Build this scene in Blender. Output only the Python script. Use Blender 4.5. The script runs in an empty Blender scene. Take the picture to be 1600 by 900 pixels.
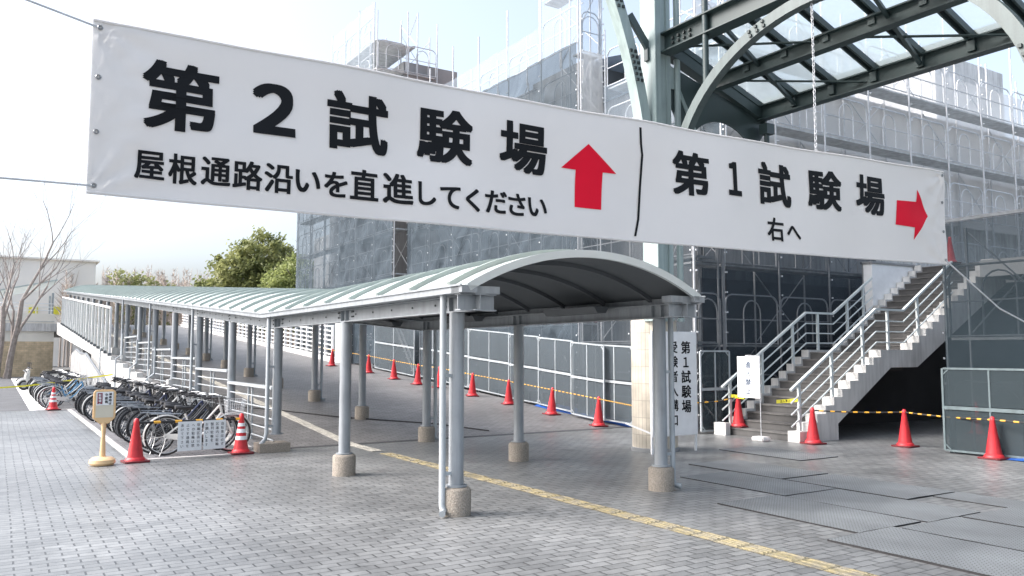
import bpy, math, random
from mathutils import Vector, Matrix, noise as mnoise
rnd = random.Random(7)
PI = math.pi
scene = bpy.context.scene
COL = scene.collection

# ------------------------------------------------------------------ camera, sky, sun, exposure
cam_d = bpy.data.cameras.new('camera')
cam_d.sensor_width = 36.0
cam_d.lens = 28.8
cam_d.clip_start = 0.05
cam_d.clip_end = 3000
cam = bpy.data.objects.new('camera', cam_d)
cam.location = (0, 0, 1.75)
cam.rotation_euler = (PI / 2 + 0.0786, 0, 0)
COL.objects.link(cam)
scene.camera = cam

SUN_EL = math.radians(40)
SUN_AZ = math.radians(-97)           # measured from +Y towards +X: to the left of the camera and a little behind it
w = bpy.data.worlds.new('World')
scene.world = w
w.use_nodes = True
nt = w.node_tree
sky = nt.nodes.new('ShaderNodeTexSky')
sky.sky_type = 'NISHITA'
sky.sun_disc = False
sky.sun_elevation = SUN_EL
sky.sun_rotation = SUN_AZ
sky.air_density = 0.8
sky.dust_density = 6.5
sky.ozone_density = 2.6
bg = nt.nodes['Background']
veil = nt.nodes.new('ShaderNodeHueSaturation')     # thin high cloud takes the deep blue out of the sky
veil.inputs['Saturation'].default_value = 0.62
veil.inputs['Value'].default_value = 1.12
veil.inputs['Hue'].default_value = 0.488
nt.links.new(sky.outputs[0], veil.inputs['Color'])
nt.links.new(veil.outputs[0], bg.inputs[0])
bg.inputs[1].default_value = 0.15

sun_d = bpy.data.lights.new('sun', 'SUN')
sun_d.energy = 0.5
sun_d.angle = math.radians(16)
sun_d.color = (1.0, 0.965, 0.92)
sun = bpy.data.objects.new('sun', sun_d)
to_sun = Vector((math.sin(SUN_AZ) * math.cos(SUN_EL), math.cos(SUN_AZ) * math.cos(SUN_EL), math.sin(SUN_EL)))
sun.rotation_euler = to_sun.to_track_quat('Z', 'Y').to_euler()
sun.location = to_sun * 80
COL.objects.link(sun)

vs = scene.view_settings
vs.view_transform = 'Standard'
vs.look = 'None'
vs.exposure = 1.53
vs.gamma = 1.0
vs.use_curve_mapping = False
scene.cycles.max_bounces = 8
scene.cycles.transparent_max_bounces = 24
scene.cycles.use_denoising = True

# ------------------------------------------------------------------ site frame: x across the walkway, y along it, z up
TH = 0.561
OX, OY = -0.608, 9.043
CT, ST = math.cos(TH), math.sin(TH)
def W(x, y, z=0.0):
    return Vector((OX + x * CT - y * ST, OY + x * ST + y * CT, z))
SLOPE, KINK = 0.0716, 7.19
def rz(y):
    return max(0.0, (y - KINK) * SLOPE)

# ------------------------------------------------------------------ materials
def mat(name, col, rough=0.6, metal=0.0, var=0.12, scale=3.0, bump=0.0, bscale=40.0, spec=0.5, col2=None, detail=5.0, streak=0.0, rnd_obj=0.0):
    m = bpy.data.materials.new(name)
    m.use_nodes = True
    t = m.node_tree
    b = t.nodes['Principled BSDF']
    b.inputs['Roughness'].default_value = rough
    b.inputs['Metallic'].default_value = metal
    b.inputs['Specular IOR Level'].default_value = spec
    tc = t.nodes.new('ShaderNodeTexCoord')
    n = t.nodes.new('ShaderNodeTexNoise')
    n.inputs['Scale'].default_value = scale
    n.inputs['Detail'].default_value = detail
    t.links.new(tc.outputs['Object'], n.inputs['Vector'])
    r = t.nodes.new('ShaderNodeValToRGB')
    r.color_ramp.elements[0].position = 0.3
    r.color_ramp.elements[1].position = 0.7
    c2 = col2 or tuple(min(1, c * (1 + var)) for c in col)
    r.color_ramp.elements[0].color = (*[c * (1 - var) for c in col], 1) if col2 is None else (*col, 1)
    r.color_ramp.elements[1].color = (*c2, 1)
    t.links.new(n.outputs['Fac'], r.inputs['Fac'])
    out = r.outputs['Color']
    if streak > 0:      # run-off stains and scuffs, longer than they are wide
        mp = t.nodes.new('ShaderNodeMapping'); mp.inputs['Scale'].default_value = (9, 9, 0.9)
        t.links.new(tc.outputs['Object'], mp.inputs['Vector'])
        n4 = t.nodes.new('ShaderNodeTexNoise'); n4.inputs['Scale'].default_value = 1.0; n4.inputs['Detail'].default_value = 8; n4.inputs['Roughness'].default_value = 0.65
        t.links.new(mp.outputs[0], n4.inputs['Vector'])
        mr = t.nodes.new('ShaderNodeMapRange'); mr.inputs['From Min'].default_value = 0.42; mr.inputs['From Max'].default_value = 0.66
        mr.inputs['To Min'].default_value = 1.05; mr.inputs['To Max'].default_value = 1 - streak
        t.links.new(n4.outputs['Fac'], mr.inputs['Value'])
        sc = t.nodes.new('ShaderNodeVectorMath'); sc.operation = 'SCALE'
        t.links.new(out, sc.inputs[0]); t.links.new(mr.outputs[0], sc.inputs['Scale']); out = sc.outputs[0]
    if rnd_obj > 0:     # each piece has faded by its own amount
        oi = t.nodes.new('ShaderNodeObjectInfo')
        mr = t.nodes.new('ShaderNodeMapRange'); mr.inputs['To Min'].default_value = 1 - rnd_obj; mr.inputs['To Max'].default_value = 1 + rnd_obj
        t.links.new(oi.outputs['Random'], mr.inputs['Value'])
        sc = t.nodes.new('ShaderNodeVectorMath'); sc.operation = 'SCALE'
        t.links.new(out, sc.inputs[0]); t.links.new(mr.outputs[0], sc.inputs['Scale']); out = sc.outputs[0]
    t.links.new(out, b.inputs['Base Color'])
    if bump > 0:
        n2 = t.nodes.new('ShaderNodeTexNoise')
        n2.inputs['Scale'].default_value = bscale
        n2.inputs['Detail'].default_value = 4
        t.links.new(tc.outputs['Object'], n2.inputs['Vector'])
        bp = t.nodes.new('ShaderNodeBump')
        bp.inputs['Strength'].default_value = bump
        bp.inputs['Distance'].default_value = 0.02
        t.links.new(n2.outputs['Fac'], bp.inputs['Height'])
        t.links.new(bp.outputs['Normal'], b.inputs['Normal'])
    return m

def N(t, kind, **kw):
    n = t.nodes.new(kind)
    for k, v in kw.items():
        if k in n.inputs:
            n.inputs[k].default_value = v
        else:
            setattr(n, k, v)
    return n

def paver_mat(name, c1, c2, mortar, bw, bh, rough=0.5, stain=0.35, off=0.5):
    m = bpy.data.materials.new(name)
    m.use_nodes = True
    t = m.node_tree
    L = t.links.new
    b = t.nodes['Principled BSDF']
    tc = N(t, 'ShaderNodeTexCoord')
    # slight waviness of the laid rows
    wn = N(t, 'ShaderNodeTexNoise'); wn.inputs['Scale'].default_value = 0.9; wn.inputs['Detail'].default_value = 2
    L(tc.outputs['Object'], wn.inputs['Vector'])
    sc = N(t, 'ShaderNodeVectorMath', operation='SCALE'); sc.inputs['Scale'].default_value = 0.03
    L(wn.outputs['Color'], sc.inputs[0])
    ad = N(t, 'ShaderNodeVectorMath', operation='ADD')
    L(tc.outputs['Object'], ad.inputs[0]); L(sc.outputs[0], ad.inputs[1])
    br = N(t, 'ShaderNodeTexBrick')
    br.offset = off
    br.inputs['Scale'].default_value = 1.0
    br.inputs['Brick Width'].default_value = bw * 0.66
    br.inputs['Row Height'].default_value = bh
    br.inputs['Mortar Size'].default_value = 0.006
    br.inputs['Mortar Smooth'].default_value = 0.3
    br.inputs['Bias'].default_value = 0.0
    br.inputs['Color1'].default_value = (*c1, 1)
    br.inputs['Color2'].default_value = (*c2, 1)
    br.inputs['Mortar'].default_value = (*mortar, 1)
    mj = N(t, 'ShaderNodeMapping'); mj.inputs['Scale'].default_value = (0.66, 1, 1)
    L(ad.outputs[0], mj.inputs['Vector']); L(mj.outputs[0], br.inputs['Vector'])
    # stains and wear with shapes of their own
    n1 = N(t, 'ShaderNodeTexNoise'); n1.inputs['Scale'].default_value = 0.35; n1.inputs['Detail'].default_value = 7; n1.inputs['Roughness'].default_value = 0.62
    L(tc.outputs['Object'], n1.inputs['Vector'])
    r1 = N(t, 'ShaderNodeMapRange'); r1.inputs['From Min'].default_value = 0.3; r1.inputs['From Max'].default_value = 0.7
    r1.inputs['To Min'].default_value = 1 - stain; r1.inputs['To Max'].default_value = 1 + stain * 0.4
    L(n1.outputs['Fac'], r1.inputs['Value'])
    n2 = N(t, 'ShaderNodeTexNoise'); n2.inputs['Scale'].default_value = 9; n2.inputs['Detail'].default_value = 5
    L(tc.outputs['Object'], n2.inputs['Vector'])
    r2 = N(t, 'ShaderNodeMapRange'); r2.inputs['From Min'].default_value = 0.3; r2.inputs['From Max'].default_value = 0.7
    r2.inputs['To Min'].default_value = 0.85; r2.inputs['To Max'].default_value = 1.12
    L(n2.outputs['Fac'], r2.inputs['Value'])
    mu = N(t, 'ShaderNodeMath', operation='MULTIPLY'); L(r1.outputs[0], mu.inputs[0]); L(r2.outputs[0], mu.inputs[1])
    cm = N(t, 'ShaderNodeVectorMath', operation='SCALE'); L(br.outputs['Color'], cm.inputs[0]); L(mu.outputs[0], cm.inputs['Scale'])
    L(cm.outputs[0], b.inputs['Base Color'])
    vo = N(t, 'ShaderNodeTexVoronoi'); vo.inputs['Scale'].default_value = 1.9
    L(tc.outputs['Object'], vo.inputs['Vector'])
    sv = N(t, 'ShaderNodeMapRange'); sv.inputs['From Min'].default_value = 0.035; sv.inputs['From Max'].default_value = 0.06
    sv.inputs['To Min'].default_value = 0.55; sv.inputs['To Max'].default_value = 1.0; L(vo.outputs['Distance'], sv.inputs['Value'])
    n5 = N(t, 'ShaderNodeTexNoise'); n5.inputs['Scale'].default_value = 1.6; n5.inputs['Detail'].default_value = 9; n5.inputs['Roughness'].default_value = 0.7
    L(tc.outputs['Object'], n5.inputs['Vector'])
    s5 = N(t, 'ShaderNodeMapRange'); s5.inputs['From Min'].default_value = 0.56; s5.inputs['From Max'].default_value = 0.72
    s5.inputs['To Min'].default_value = 1.0; s5.inputs['To Max'].default_value = 0.55; L(n5.outputs['Fac'], s5.inputs['Value'])
    m5 = N(t, 'ShaderNodeMath', operation='MULTIPLY'); L(sv.outputs[0], m5.inputs[0]); L(s5.outputs[0], m5.inputs[1])
    c5 = N(t, 'ShaderNodeVectorMath', operation='SCALE'); L(cm.outputs[0], c5.inputs[0]); L(m5.outputs[0], c5.inputs['Scale'])
    L(c5.outputs[0], b.inputs['Base Color'])
    rr = N(t, 'ShaderNodeMapRange'); rr.inputs['To Min'].default_value = rough - 0.1; rr.inputs['To Max'].default_value = rough + 0.15
    L(n1.outputs['Fac'], rr.inputs['Value']); L(rr.outputs[0], b.inputs['Roughness'])
    bp = N(t, 'ShaderNodeBump', invert=True); bp.inputs['Strength'].default_value = 0.5; bp.inputs['Distance'].default_value = 0.006
    L(br.outputs['Fac'], bp.inputs['Height'])
    bp2 = N(t, 'ShaderNodeBump'); bp2.inputs['Strength'].default_value = 0.25; bp2.inputs['Distance'].default_value = 0.004
    n3 = N(t, 'ShaderNodeTexNoise'); n3.inputs['Scale'].default_value = 60
    L(tc.outputs['Object'], n3.inputs['Vector']); L(n3.outputs['Fac'], bp2.inputs['Height'])
    L(bp.outputs[0], bp2.inputs['Normal']); L(bp2.outputs[0], b.inputs['Normal'])
    return m

def cloth_mat(name, col, see, bump=0.6, sc=2.2, tint=None):
    """woven safety sheet: see = share of light that passes straight through the mesh"""
    m = bpy.data.materials.new(name)
    m.use_nodes = True
    t = m.node_tree
    L = t.links.new
    b = t.nodes['Principled BSDF']
    b.inputs['Roughness'].default_value = 0.7
    b.inputs['Specular IOR Level'].default_value = 0.12
    tc = N(t, 'ShaderNodeTexCoord')
    mp = N(t, 'ShaderNodeMapping'); mp.inputs['Scale'].default_value = (1, 1, 0.55); mp.inputs['Rotation'].default_value = (0.3, 0.5, 0.2)
    L(tc.outputs['Object'], mp.inputs['Vector'])
    n = N(t, 'ShaderNodeTexNoise'); n.inputs['Scale'].default_value = sc; n.inputs['Detail'].default_value = 3; n.inputs['Distortion'].default_value = 2.2
    L(mp.outputs[0], n.inputs['Vector'])
    bp = N(t, 'ShaderNodeBump'); bp.inputs['Strength'].default_value = bump; bp.inputs['Distance'].default_value = 0.12
    L(n.outputs['Fac'], bp.inputs['Height']); L(bp.outputs[0], b.inputs['Normal'])
    r = N(t, 'ShaderNodeMapRange'); r.inputs['From Min'].default_value = 0.3; r.inputs['From Max'].default_value = 0.7
    r.inputs['To Min'].default_value = 0.88; r.inputs['To Max'].default_value = 1.1
    n2 = N(t, 'ShaderNodeTexNoise'); n2.inputs['Scale'].default_value = 0.7; n2.inputs['Detail'].default_value = 6
    L(tc.outputs['Object'], n2.inputs['Vector']); L(n2.outputs['Fac'], r.inputs['Value'])
    cm = N(t, 'ShaderNodeVectorMath', operation='SCALE'); cm.inputs[0].default_value = col; L(r.outputs[0], cm.inputs['Scale'])
    L(cm.outputs[0], b.inputs['Base Color'])
    tr = N(t, 'ShaderNodeBsdfTransparent')
    if tint: tr.inputs['Color'].default_value = (*tint, 1)
    mx = N(t, 'ShaderNodeMixShader')
    r3 = N(t, 'ShaderNodeMapRange'); r3.inputs['From Min'].default_value = 0.3; r3.inputs['From Max'].default_value = 0.7
    r3.inputs['To Min'].default_value = see * 0.92; r3.inputs['To Max'].default_value = see * 1.08
    L(n2.outputs['Fac'], r3.inputs['Value']); L(r3.outputs[0], mx.inputs['Fac'])
    L(b.outputs[0], mx.inputs[1]); L(tr.outputs[0], mx.inputs[2])
    L(mx.outputs[0], t.nodes['Material Output'].inputs['Surface'])
    return m

def glass_mat(name, tint, haze, clear=(0.88, 0.94, 0.93)):
    m = bpy.data.materials.new(name)
    m.use_nodes = True
    t = m.node_tree
    L = t.links.new
    b = t.nodes['Principled BSDF']
    b.inputs['Base Color'].default_value = (*tint, 1)
    b.inputs['Roughness'].default_value = 0.08
    tc = N(t, 'ShaderNodeTexCoord')
    n = N(t, 'ShaderNodeTexNoise'); n.inputs['Scale'].default_value = 1.3; n.inputs['Detail'].default_value = 5
    L(tc.outputs['Object'], n.inputs['Vector'])
    r = N(t, 'ShaderNodeMapRange'); r.inputs['To Min'].default_value = haze * 0.5; r.inputs['To Max'].default_value = haze * 1.5
    L(n.outputs['Fac'], r.inputs['Value'])
    tr = N(t, 'ShaderNodeBsdfTransparent'); tr.inputs['Color'].default_value = (*clear, 1)
    mx = N(t, 'ShaderNodeMixShader')
    L(r.outputs[0], mx.inputs['Fac']); L(tr.outputs[0], mx.inputs[1]); L(b.outputs[0], mx.inputs[2])
    L(mx.outputs[0], t.nodes['Material Output'].inputs['Surface'])
    return m

def tile_mat(name, col, mortar, bw, bh, rough=0.35, off=0.0, cyl=False, msize=0.006):
    m = bpy.data.materials.new(name)
    m.use_nodes = True
    t = m.node_tree
    L = t.links.new
    b = t.nodes['Principled BSDF']
    b.inputs['Roughness'].default_value = rough
    tc = N(t, 'ShaderNodeTexCoord')
    sep = N(t, 'ShaderNodeSeparateXYZ'); L(tc.outputs['Object'], sep.inputs[0])
    com = N(t, 'ShaderNodeCombineXYZ')
    if cyl:
        at = N(t, 'ShaderNodeMath', operation='ARCTAN2'); L(sep.outputs['Y'], at.inputs[0]); L(sep.outputs['X'], at.inputs[1])
        ml = N(t, 'ShaderNodeMath', operation='MULTIPLY'); ml.inputs[1].default_value = cyl; L(at.outputs[0], ml.inputs[0])
        L(ml.outputs[0], com.inputs['X'])
    else:
        ad = N(t, 'ShaderNodeMath', operation='ADD'); L(sep.outputs['X'], ad.inputs[0]); L(sep.outputs['Y'], ad.inputs[1])
        L(ad.outputs[0], com.inputs['X'])
    L(sep.outputs['Z'], com.inputs['Y'])
    br = N(t, 'ShaderNodeTexBrick'); br.offset = off
    br.inputs['Scale'].default_value = 1.0; br.inputs['Brick Width'].default_value = bw; br.inputs['Row Height'].default_value = bh
    br.inputs['Mortar Size'].default_value = msize
    br.inputs['Color1'].default_value = (*col, 1); br.inputs['Color2'].default_value = (*[c * 0.86 for c in col], 1)
    br.inputs['Mortar'].default_value = (*mortar, 1)
    L(com.outputs[0], br.inputs['Vector'])
    n = N(t, 'ShaderNodeTexNoise'); n.inputs['Scale'].default_value = 2.5; n.inputs['Detail'].default_value = 7
    L(tc.outputs['Object'], n.inputs['Vector'])
    r = N(t, 'ShaderNodeMapRange'); r.inputs['From Min'].default_value = 0.3; r.inputs['From Max'].default_value = 0.7
    r.inputs['To Min'].default_value = 0.72; r.inputs['To Max'].default_value = 1.15
    L(n.outputs['Fac'], r.inputs['Value'])
    cm = N(t, 'ShaderNodeVectorMath', operation='SCALE'); L(br.outputs['Color'], cm.inputs[0]); L(r.outputs[0], cm.inputs['Scale'])
    L(cm.outputs[0], b.inputs['Base Color'])
    bp = N(t, 'ShaderNodeBump', invert=True); bp.inputs['Strength'].default_value = 0.5; bp.inputs['Distance'].default_value = 0.006
    L(br.outputs['Fac'], bp.inputs['Height']); L(bp.outputs[0], b.inputs['Normal'])
    return m

M = {}
M['paver'] = paver_mat('paver_grey', (0.25, 0.258, 0.258), (0.185, 0.192, 0.193), (0.06, 0.062, 0.062), 0.24, 0.115, 0.36, 0.5)
M['ramp'] = paver_mat('paver_ramp', (0.225, 0.222, 0.222), (0.175, 0.172, 0.173), (0.08, 0.08, 0.08), 0.24, 0.115, 0.55, 0.35)
M['park'] = paver_mat('paver_parking', (0.2, 0.2, 0.21), (0.15, 0.15, 0.16), (0.07, 0.07, 0.07), 0.24, 0.115, 0.7, 0.4)
M['asphalt'] = mat('asphalt', (0.10, 0.104, 0.11), 0.8, var=0.2, scale=1.1, bump=0.4, bscale=120)
M['earth'] = mat('earth', (0.13, 0.13, 0.125), 0.9, var=0.25, scale=0.4)
M['kerb'] = mat('kerb_stone', (0.42, 0.41, 0.40), 0.75, var=0.2, scale=5, bump=0.3)
M['paint'] = mat('road_paint', (0.74, 0.74, 0.73), 0.6, var=0.12, scale=14)
M['conc'] = mat('concrete_pale', (0.54, 0.54, 0.525), 0.75, var=0.12, scale=1.4, bump=0.2, bscale=30, streak=0.18)
M['concw'] = mat('concrete_white', (0.58, 0.58, 0.57), 0.7, var=0.14, scale=1.7, bump=0.15, bscale=25, streak=0.25)
M['concd'] = mat('concrete_dark_and_shade', (0.06, 0.062, 0.066), 0.8, var=0.25, scale=0.8)  # on the underpass walls this near-black stands in for shade
M['concb'] = mat('concrete_grey', (0.24, 0.25, 0.255), 0.8, var=0.2, scale=0.9, bump=0.2)
M['foot'] = mat('exposed_aggregate', (0.23, 0.20, 0.165), 0.85, scale=70, bump=0.9, bscale=90, col2=(0.38, 0.345, 0.295), detail=3)
M['steel'] = mat('grey_painted_steel', (0.275, 0.30, 0.32), 0.42, var=0.08, scale=4, metal=0.0, bump=0.04, bscale=60, streak=0.22)
M['steelp'] = mat('pale_painted_steel', (0.37, 0.405, 0.425), 0.45, var=0.07, scale=5, streak=0.22)
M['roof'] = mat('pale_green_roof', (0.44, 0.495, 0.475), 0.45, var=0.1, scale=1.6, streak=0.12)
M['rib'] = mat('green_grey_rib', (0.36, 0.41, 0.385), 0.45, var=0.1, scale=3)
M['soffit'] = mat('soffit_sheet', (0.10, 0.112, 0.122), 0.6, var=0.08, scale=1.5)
M['fascia'] = mat('pale_fascia', (0.55, 0.60, 0.60), 0.4, var=0.05, scale=2)
M['green'] = mat('shaded_green_steel', (0.034, 0.054, 0.055), 0.42, var=0.1, scale=2.5, bump=0.05, bscale=30)  # backlit canopy steel, its shade put into the colour
M['green_lit'] = mat('lit_green_steel', (0.29, 0.36, 0.35), 0.42, var=0.07, scale=2.5, bump=0.05, bscale=30, streak=0.2)  # same steel where side light falls, painted paler
M['green_half_lit'] = mat('half_lit_green_steel', (0.072, 0.10, 0.10), 0.42, var=0.08, scale=2.5, bump=0.05, bscale=30, streak=0.2)  # same steel for the arch, painted between the lit and shaded tones
M['frame'] = mat('blue_grey_frame', (0.13, 0.17, 0.18), 0.45, var=0.15, scale=8, streak=0.2)
M['bolt'] = mat('dark_bolt', (0.05, 0.06, 0.06), 0.5, metal=0.5)
M['galv'] = mat('galvanised_tube', (0.52, 0.54, 0.56), 0.45, metal=0.1, var=0.12, scale=12)
M['galvd'] = mat('weathered_tube', (0.12, 0.135, 0.15), 0.5, metal=0.4, var=0.2, scale=9)
M['deck'] = mat('scaffold_deck', (0.55, 0.57, 0.58), 0.6, metal=0.2, var=0.2, scale=6)
M['sheet'] = cloth_mat('dark_mesh_sheet', (0.036, 0.049, 0.061), 0.40, 0.5, 1.2)
M['sheetD'] = cloth_mat('clear_dark_mesh_sheet', (0.028, 0.042, 0.052), 0.32, 0.5, 1.1)
M['sheetA'] = cloth_mat('grey_mesh_sheet', (0.056, 0.076, 0.094), 0.25, 1.0, 1.1)
M['sheetU'] = cloth_mat('pale_mesh_sheet', (0.80, 0.79, 0.77), 0.35, 0.4, 1.0)
M['sheetT'] = cloth_mat('thin_mesh_sheet', (0.36, 0.44, 0.52), 0.74, 0.3, 1.0)
M['panel'] = cloth_mat('fence_mesh', (0.10, 0.122, 0.138), 0.48, 0.15, 1.2)
M['paneld'] = cloth_mat('dark_fence_mesh', (0.06, 0.08, 0.09), 0.5, 0.15, 1.2)
M['white'] = mat('white_paint', (0.78, 0.79, 0.79), 0.5, var=0.05, scale=6)
M['banner'] = mat('white_banner_vinyl', (0.80, 0.785, 0.77), 0.45, var=0.03, scale=0.6, bump=0.3, bscale=1.7, spec=0.4)
M['ink'] = mat('black_ink', (0.010, 0.011, 0.013), 0.6, var=0.1, spec=0.15)
M['redink'] = mat('red_ink', (0.74, 0.006, 0.03), 0.6, var=0.04, spec=0.15)
M['blueink'] = mat('blue_ink', (0.02, 0.05, 0.10), 0.5, var=0.05)
M['maroon'] = mat('maroon_ink', (0.22, 0.03, 0.06), 0.5)
M['cone'] = mat('red_cone_plastic', (0.66, 0.035, 0.045), 0.45, var=0.14, scale=6, streak=0.3, rnd_obj=0.14)
M['conebase'] = mat('dark_red_rubber', (0.16, 0.02, 0.025), 0.6, var=0.3, scale=8)
M['black'] = mat('black_rubber', (0.018, 0.018, 0.02), 0.55, var=0.25, scale=10)
M['blackg'] = mat('black_gloss_paint', (0.02, 0.021, 0.024), 0.25, var=0.2, scale=8)
M['chrome'] = mat('bright_metal', (0.36, 0.37, 0.38), 0.3, metal=0.9, var=0.1, scale=10)
M['silver'] = mat('silver_paint', (0.62, 0.62, 0.60), 0.35, metal=0.3, var=0.06)
M['blue'] = mat('blue_paint', (0.04, 0.20, 0.38), 0.3, var=0.1)
M['navy'] = mat('navy_paint', (0.03, 0.04, 0.09), 0.3, var=0.1)
M['yellow'] = mat('yellow_plastic', (0.80, 0.42, 0.04), 0.45, var=0.05)
M['tape'] = mat('yellow_tape', (0.75, 0.68, 0.05), 0.4, var=0.06)
M['cream'] = mat('cream_plastic', (0.72, 0.50, 0.27), 0.45, var=0.06)
M['creamw'] = mat('faded_sign_face', (0.62, 0.58, 0.47), 0.5, var=0.06)
M['paper'] = mat('white_paper', (0.80, 0.82, 0.83), 0.6, var=0.03)
M['tarp'] = mat('blue_tarpaulin', (0.015, 0.10, 0.42), 0.4, var=0.2, scale=5, bump=0.8, bscale=6)
M['tan'] = tile_mat('tan_wall_tile', (0.66, 0.53, 0.35), (0.5, 0.41, 0.29), 0.3, 0.15, 0.6, 0.5, msize=0.012)
M['creamwall'] = mat('cream_render', (0.80, 0.77, 0.69), 0.8, var=0.08, scale=0.6)
M['coltile'] = tile_mat('ivory_column_tile', (0.60, 0.55, 0.46), (0.36, 0.33, 0.28), 0.0762, 0.3, 0.35, 0.0, cyl=0.40, msize=0.005)
M['stair'] = tile_mat('stair_block', (0.085, 0.084, 0.083), (0.07, 0.07, 0.07), 0.2, 0.16, 0.75, 0.0, msize=0.006)
M['rooftile'] = mat('orange_roof_tile', (0.46, 0.20, 0.11), 0.7, var=0.2, scale=5)
M['glass'] = glass_mat('canopy_glass', (0.78, 0.84, 0.84), 0.34, (0.95, 0.98, 0.98))
M['glassw'] = glass_mat('screen_glass', (0.7, 0.74, 0.72), 0.10, (0.97, 0.98, 0.975))
M['leaf'] = mat('evergreen_leaf', (0.13, 0.16, 0.05), 0.55, scale=0.55, col2=(0.36, 0.37, 0.16), detail=6)
M['leaf2'] = mat('light_evergreen_leaf', (0.15, 0.19, 0.06), 0.55, scale=0.7, col2=(0.37, 0.41, 0.16), detail=6)
M['bark'] = mat('grey_brown_bark', (0.15, 0.125, 0.105), 0.85, var=0.3, scale=6, bump=0.5)
M['barkl'] = mat('pale_winter_bark', (0.30, 0.26, 0.235), 0.85, var=0.25, scale=5, bump=0.4)
M['twig'] = mat('hazed_winter_twig', (0.46, 0.39, 0.335), 0.9, var=0.25, scale=0.2)  # distance haze put into the colour as a lighter tone
M['beige'] = mat('beige_building', (0.86, 0.81, 0.74), 0.8, var=0.08, scale=0.3)
M['tact'] = mat('tactile_yellow', (0.30, 0.25, 0.125), 0.8, scale=7, col2=(0.18, 0.17, 0.145), bump=1.0, bscale=24, detail=8)
M['tactw'] = mat('tactile_pale', (0.48, 0.465, 0.41), 0.8, scale=7, col2=(0.33, 0.32, 0.29), bump=1.0, bscale=24, detail=8)

def add_translucent(m, fac):
    """thin leaf or vinyl: part of the light comes through from the other side"""
    t = m.node_tree; L = t.links.new
    b = t.nodes['Principled BSDF']
    tl = N(t, 'ShaderNodeBsdfTranslucent'); L(b.inputs['Base Color'].links[0].from_socket, tl.inputs['Color'])
    mx = N(t, 'ShaderNodeMixShader'); mx.inputs['Fac'].default_value = fac
    L(b.outputs[0], mx.inputs[1]); L(tl.outputs[0], mx.inputs[2]); L(mx.outputs[0], t.nodes['Material Output'].inputs['Surface'])
add_translucent(M['leaf'], 0.45); add_translucent(M['leaf2'], 0.45); add_translucent(M['banner'], 0.25)
def glass_translucent(m):
    t = m.node_tree; L = t.links.new; b = t.nodes['Principled BSDF']
    mx0 = [n for n in t.nodes if n.type == 'MIX_SHADER'][0]
    tl = N(t, 'ShaderNodeBsdfTranslucent'); tl.inputs['Color'].default_value = b.inputs['Base Color'].default_value
    mx = N(t, 'ShaderNodeMixShader'); mx.inputs['Fac'].default_value = 0.6
    L(b.outputs[0], mx.inputs[1]); L(tl.outputs[0], mx.inputs[2]); L(mx.outputs[0], mx0.inputs[2])
glass_translucent(M['glass'])

def mat_ribbed():
    m = mat('ribbed_rubber_mat', (0.165, 0.178, 0.184), 0.5, var=0.25, scale=1.2)
    t = m.node_tree; L = t.links.new
    tc = N(t, 'ShaderNodeTexCoord')
    mp = N(t, 'ShaderNodeMapping'); mp.inputs['Rotation'].default_value = (0, 0, 0.55); mp.inputs['Scale'].default_value = (20, 40, 1)
    L(tc.outputs['Object'], mp.inputs['Vector'])
    br = N(t, 'ShaderNodeTexBrick'); br.inputs['Scale'].default_value = 1; br.inputs['Mortar Size'].default_value = 0.16; br.inputs['Mortar Smooth'].default_value = 0.4
    br.inputs['Brick Width'].default_value = 1.6; br.inputs['Row Height'].default_value = 1.0
    L(mp.outputs[0], br.inputs['Vector'])
    bp = N(t, 'ShaderNodeBump', invert=False); bp.inputs['Strength'].default_value = 1.0; bp.inputs['Distance'].default_value = 0.012
    L(br.outputs['Fac'], bp.inputs['Height'])
    b = t.nodes['Principled BSDF']; L(bp.outputs[0], b.inputs['Normal'])
    src = b.inputs['Base Color'].links[0].from_socket
    mr = N(t, 'ShaderNodeMapRange'); mr.inputs['To Min'].default_value = 1.35; mr.inputs['To Max'].default_value = 0.5
    L(br.outputs['Fac'], mr.inputs['Value'])
    sc = N(t, 'ShaderNodeVectorMath', operation='SCALE'); L(src, sc.inputs[0]); L(mr.outputs[0], sc.inputs['Scale'])
    L(sc.outputs[0], b.inputs['Base Color'])
    return m
M['ribmat'] = mat_ribbed()

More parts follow.
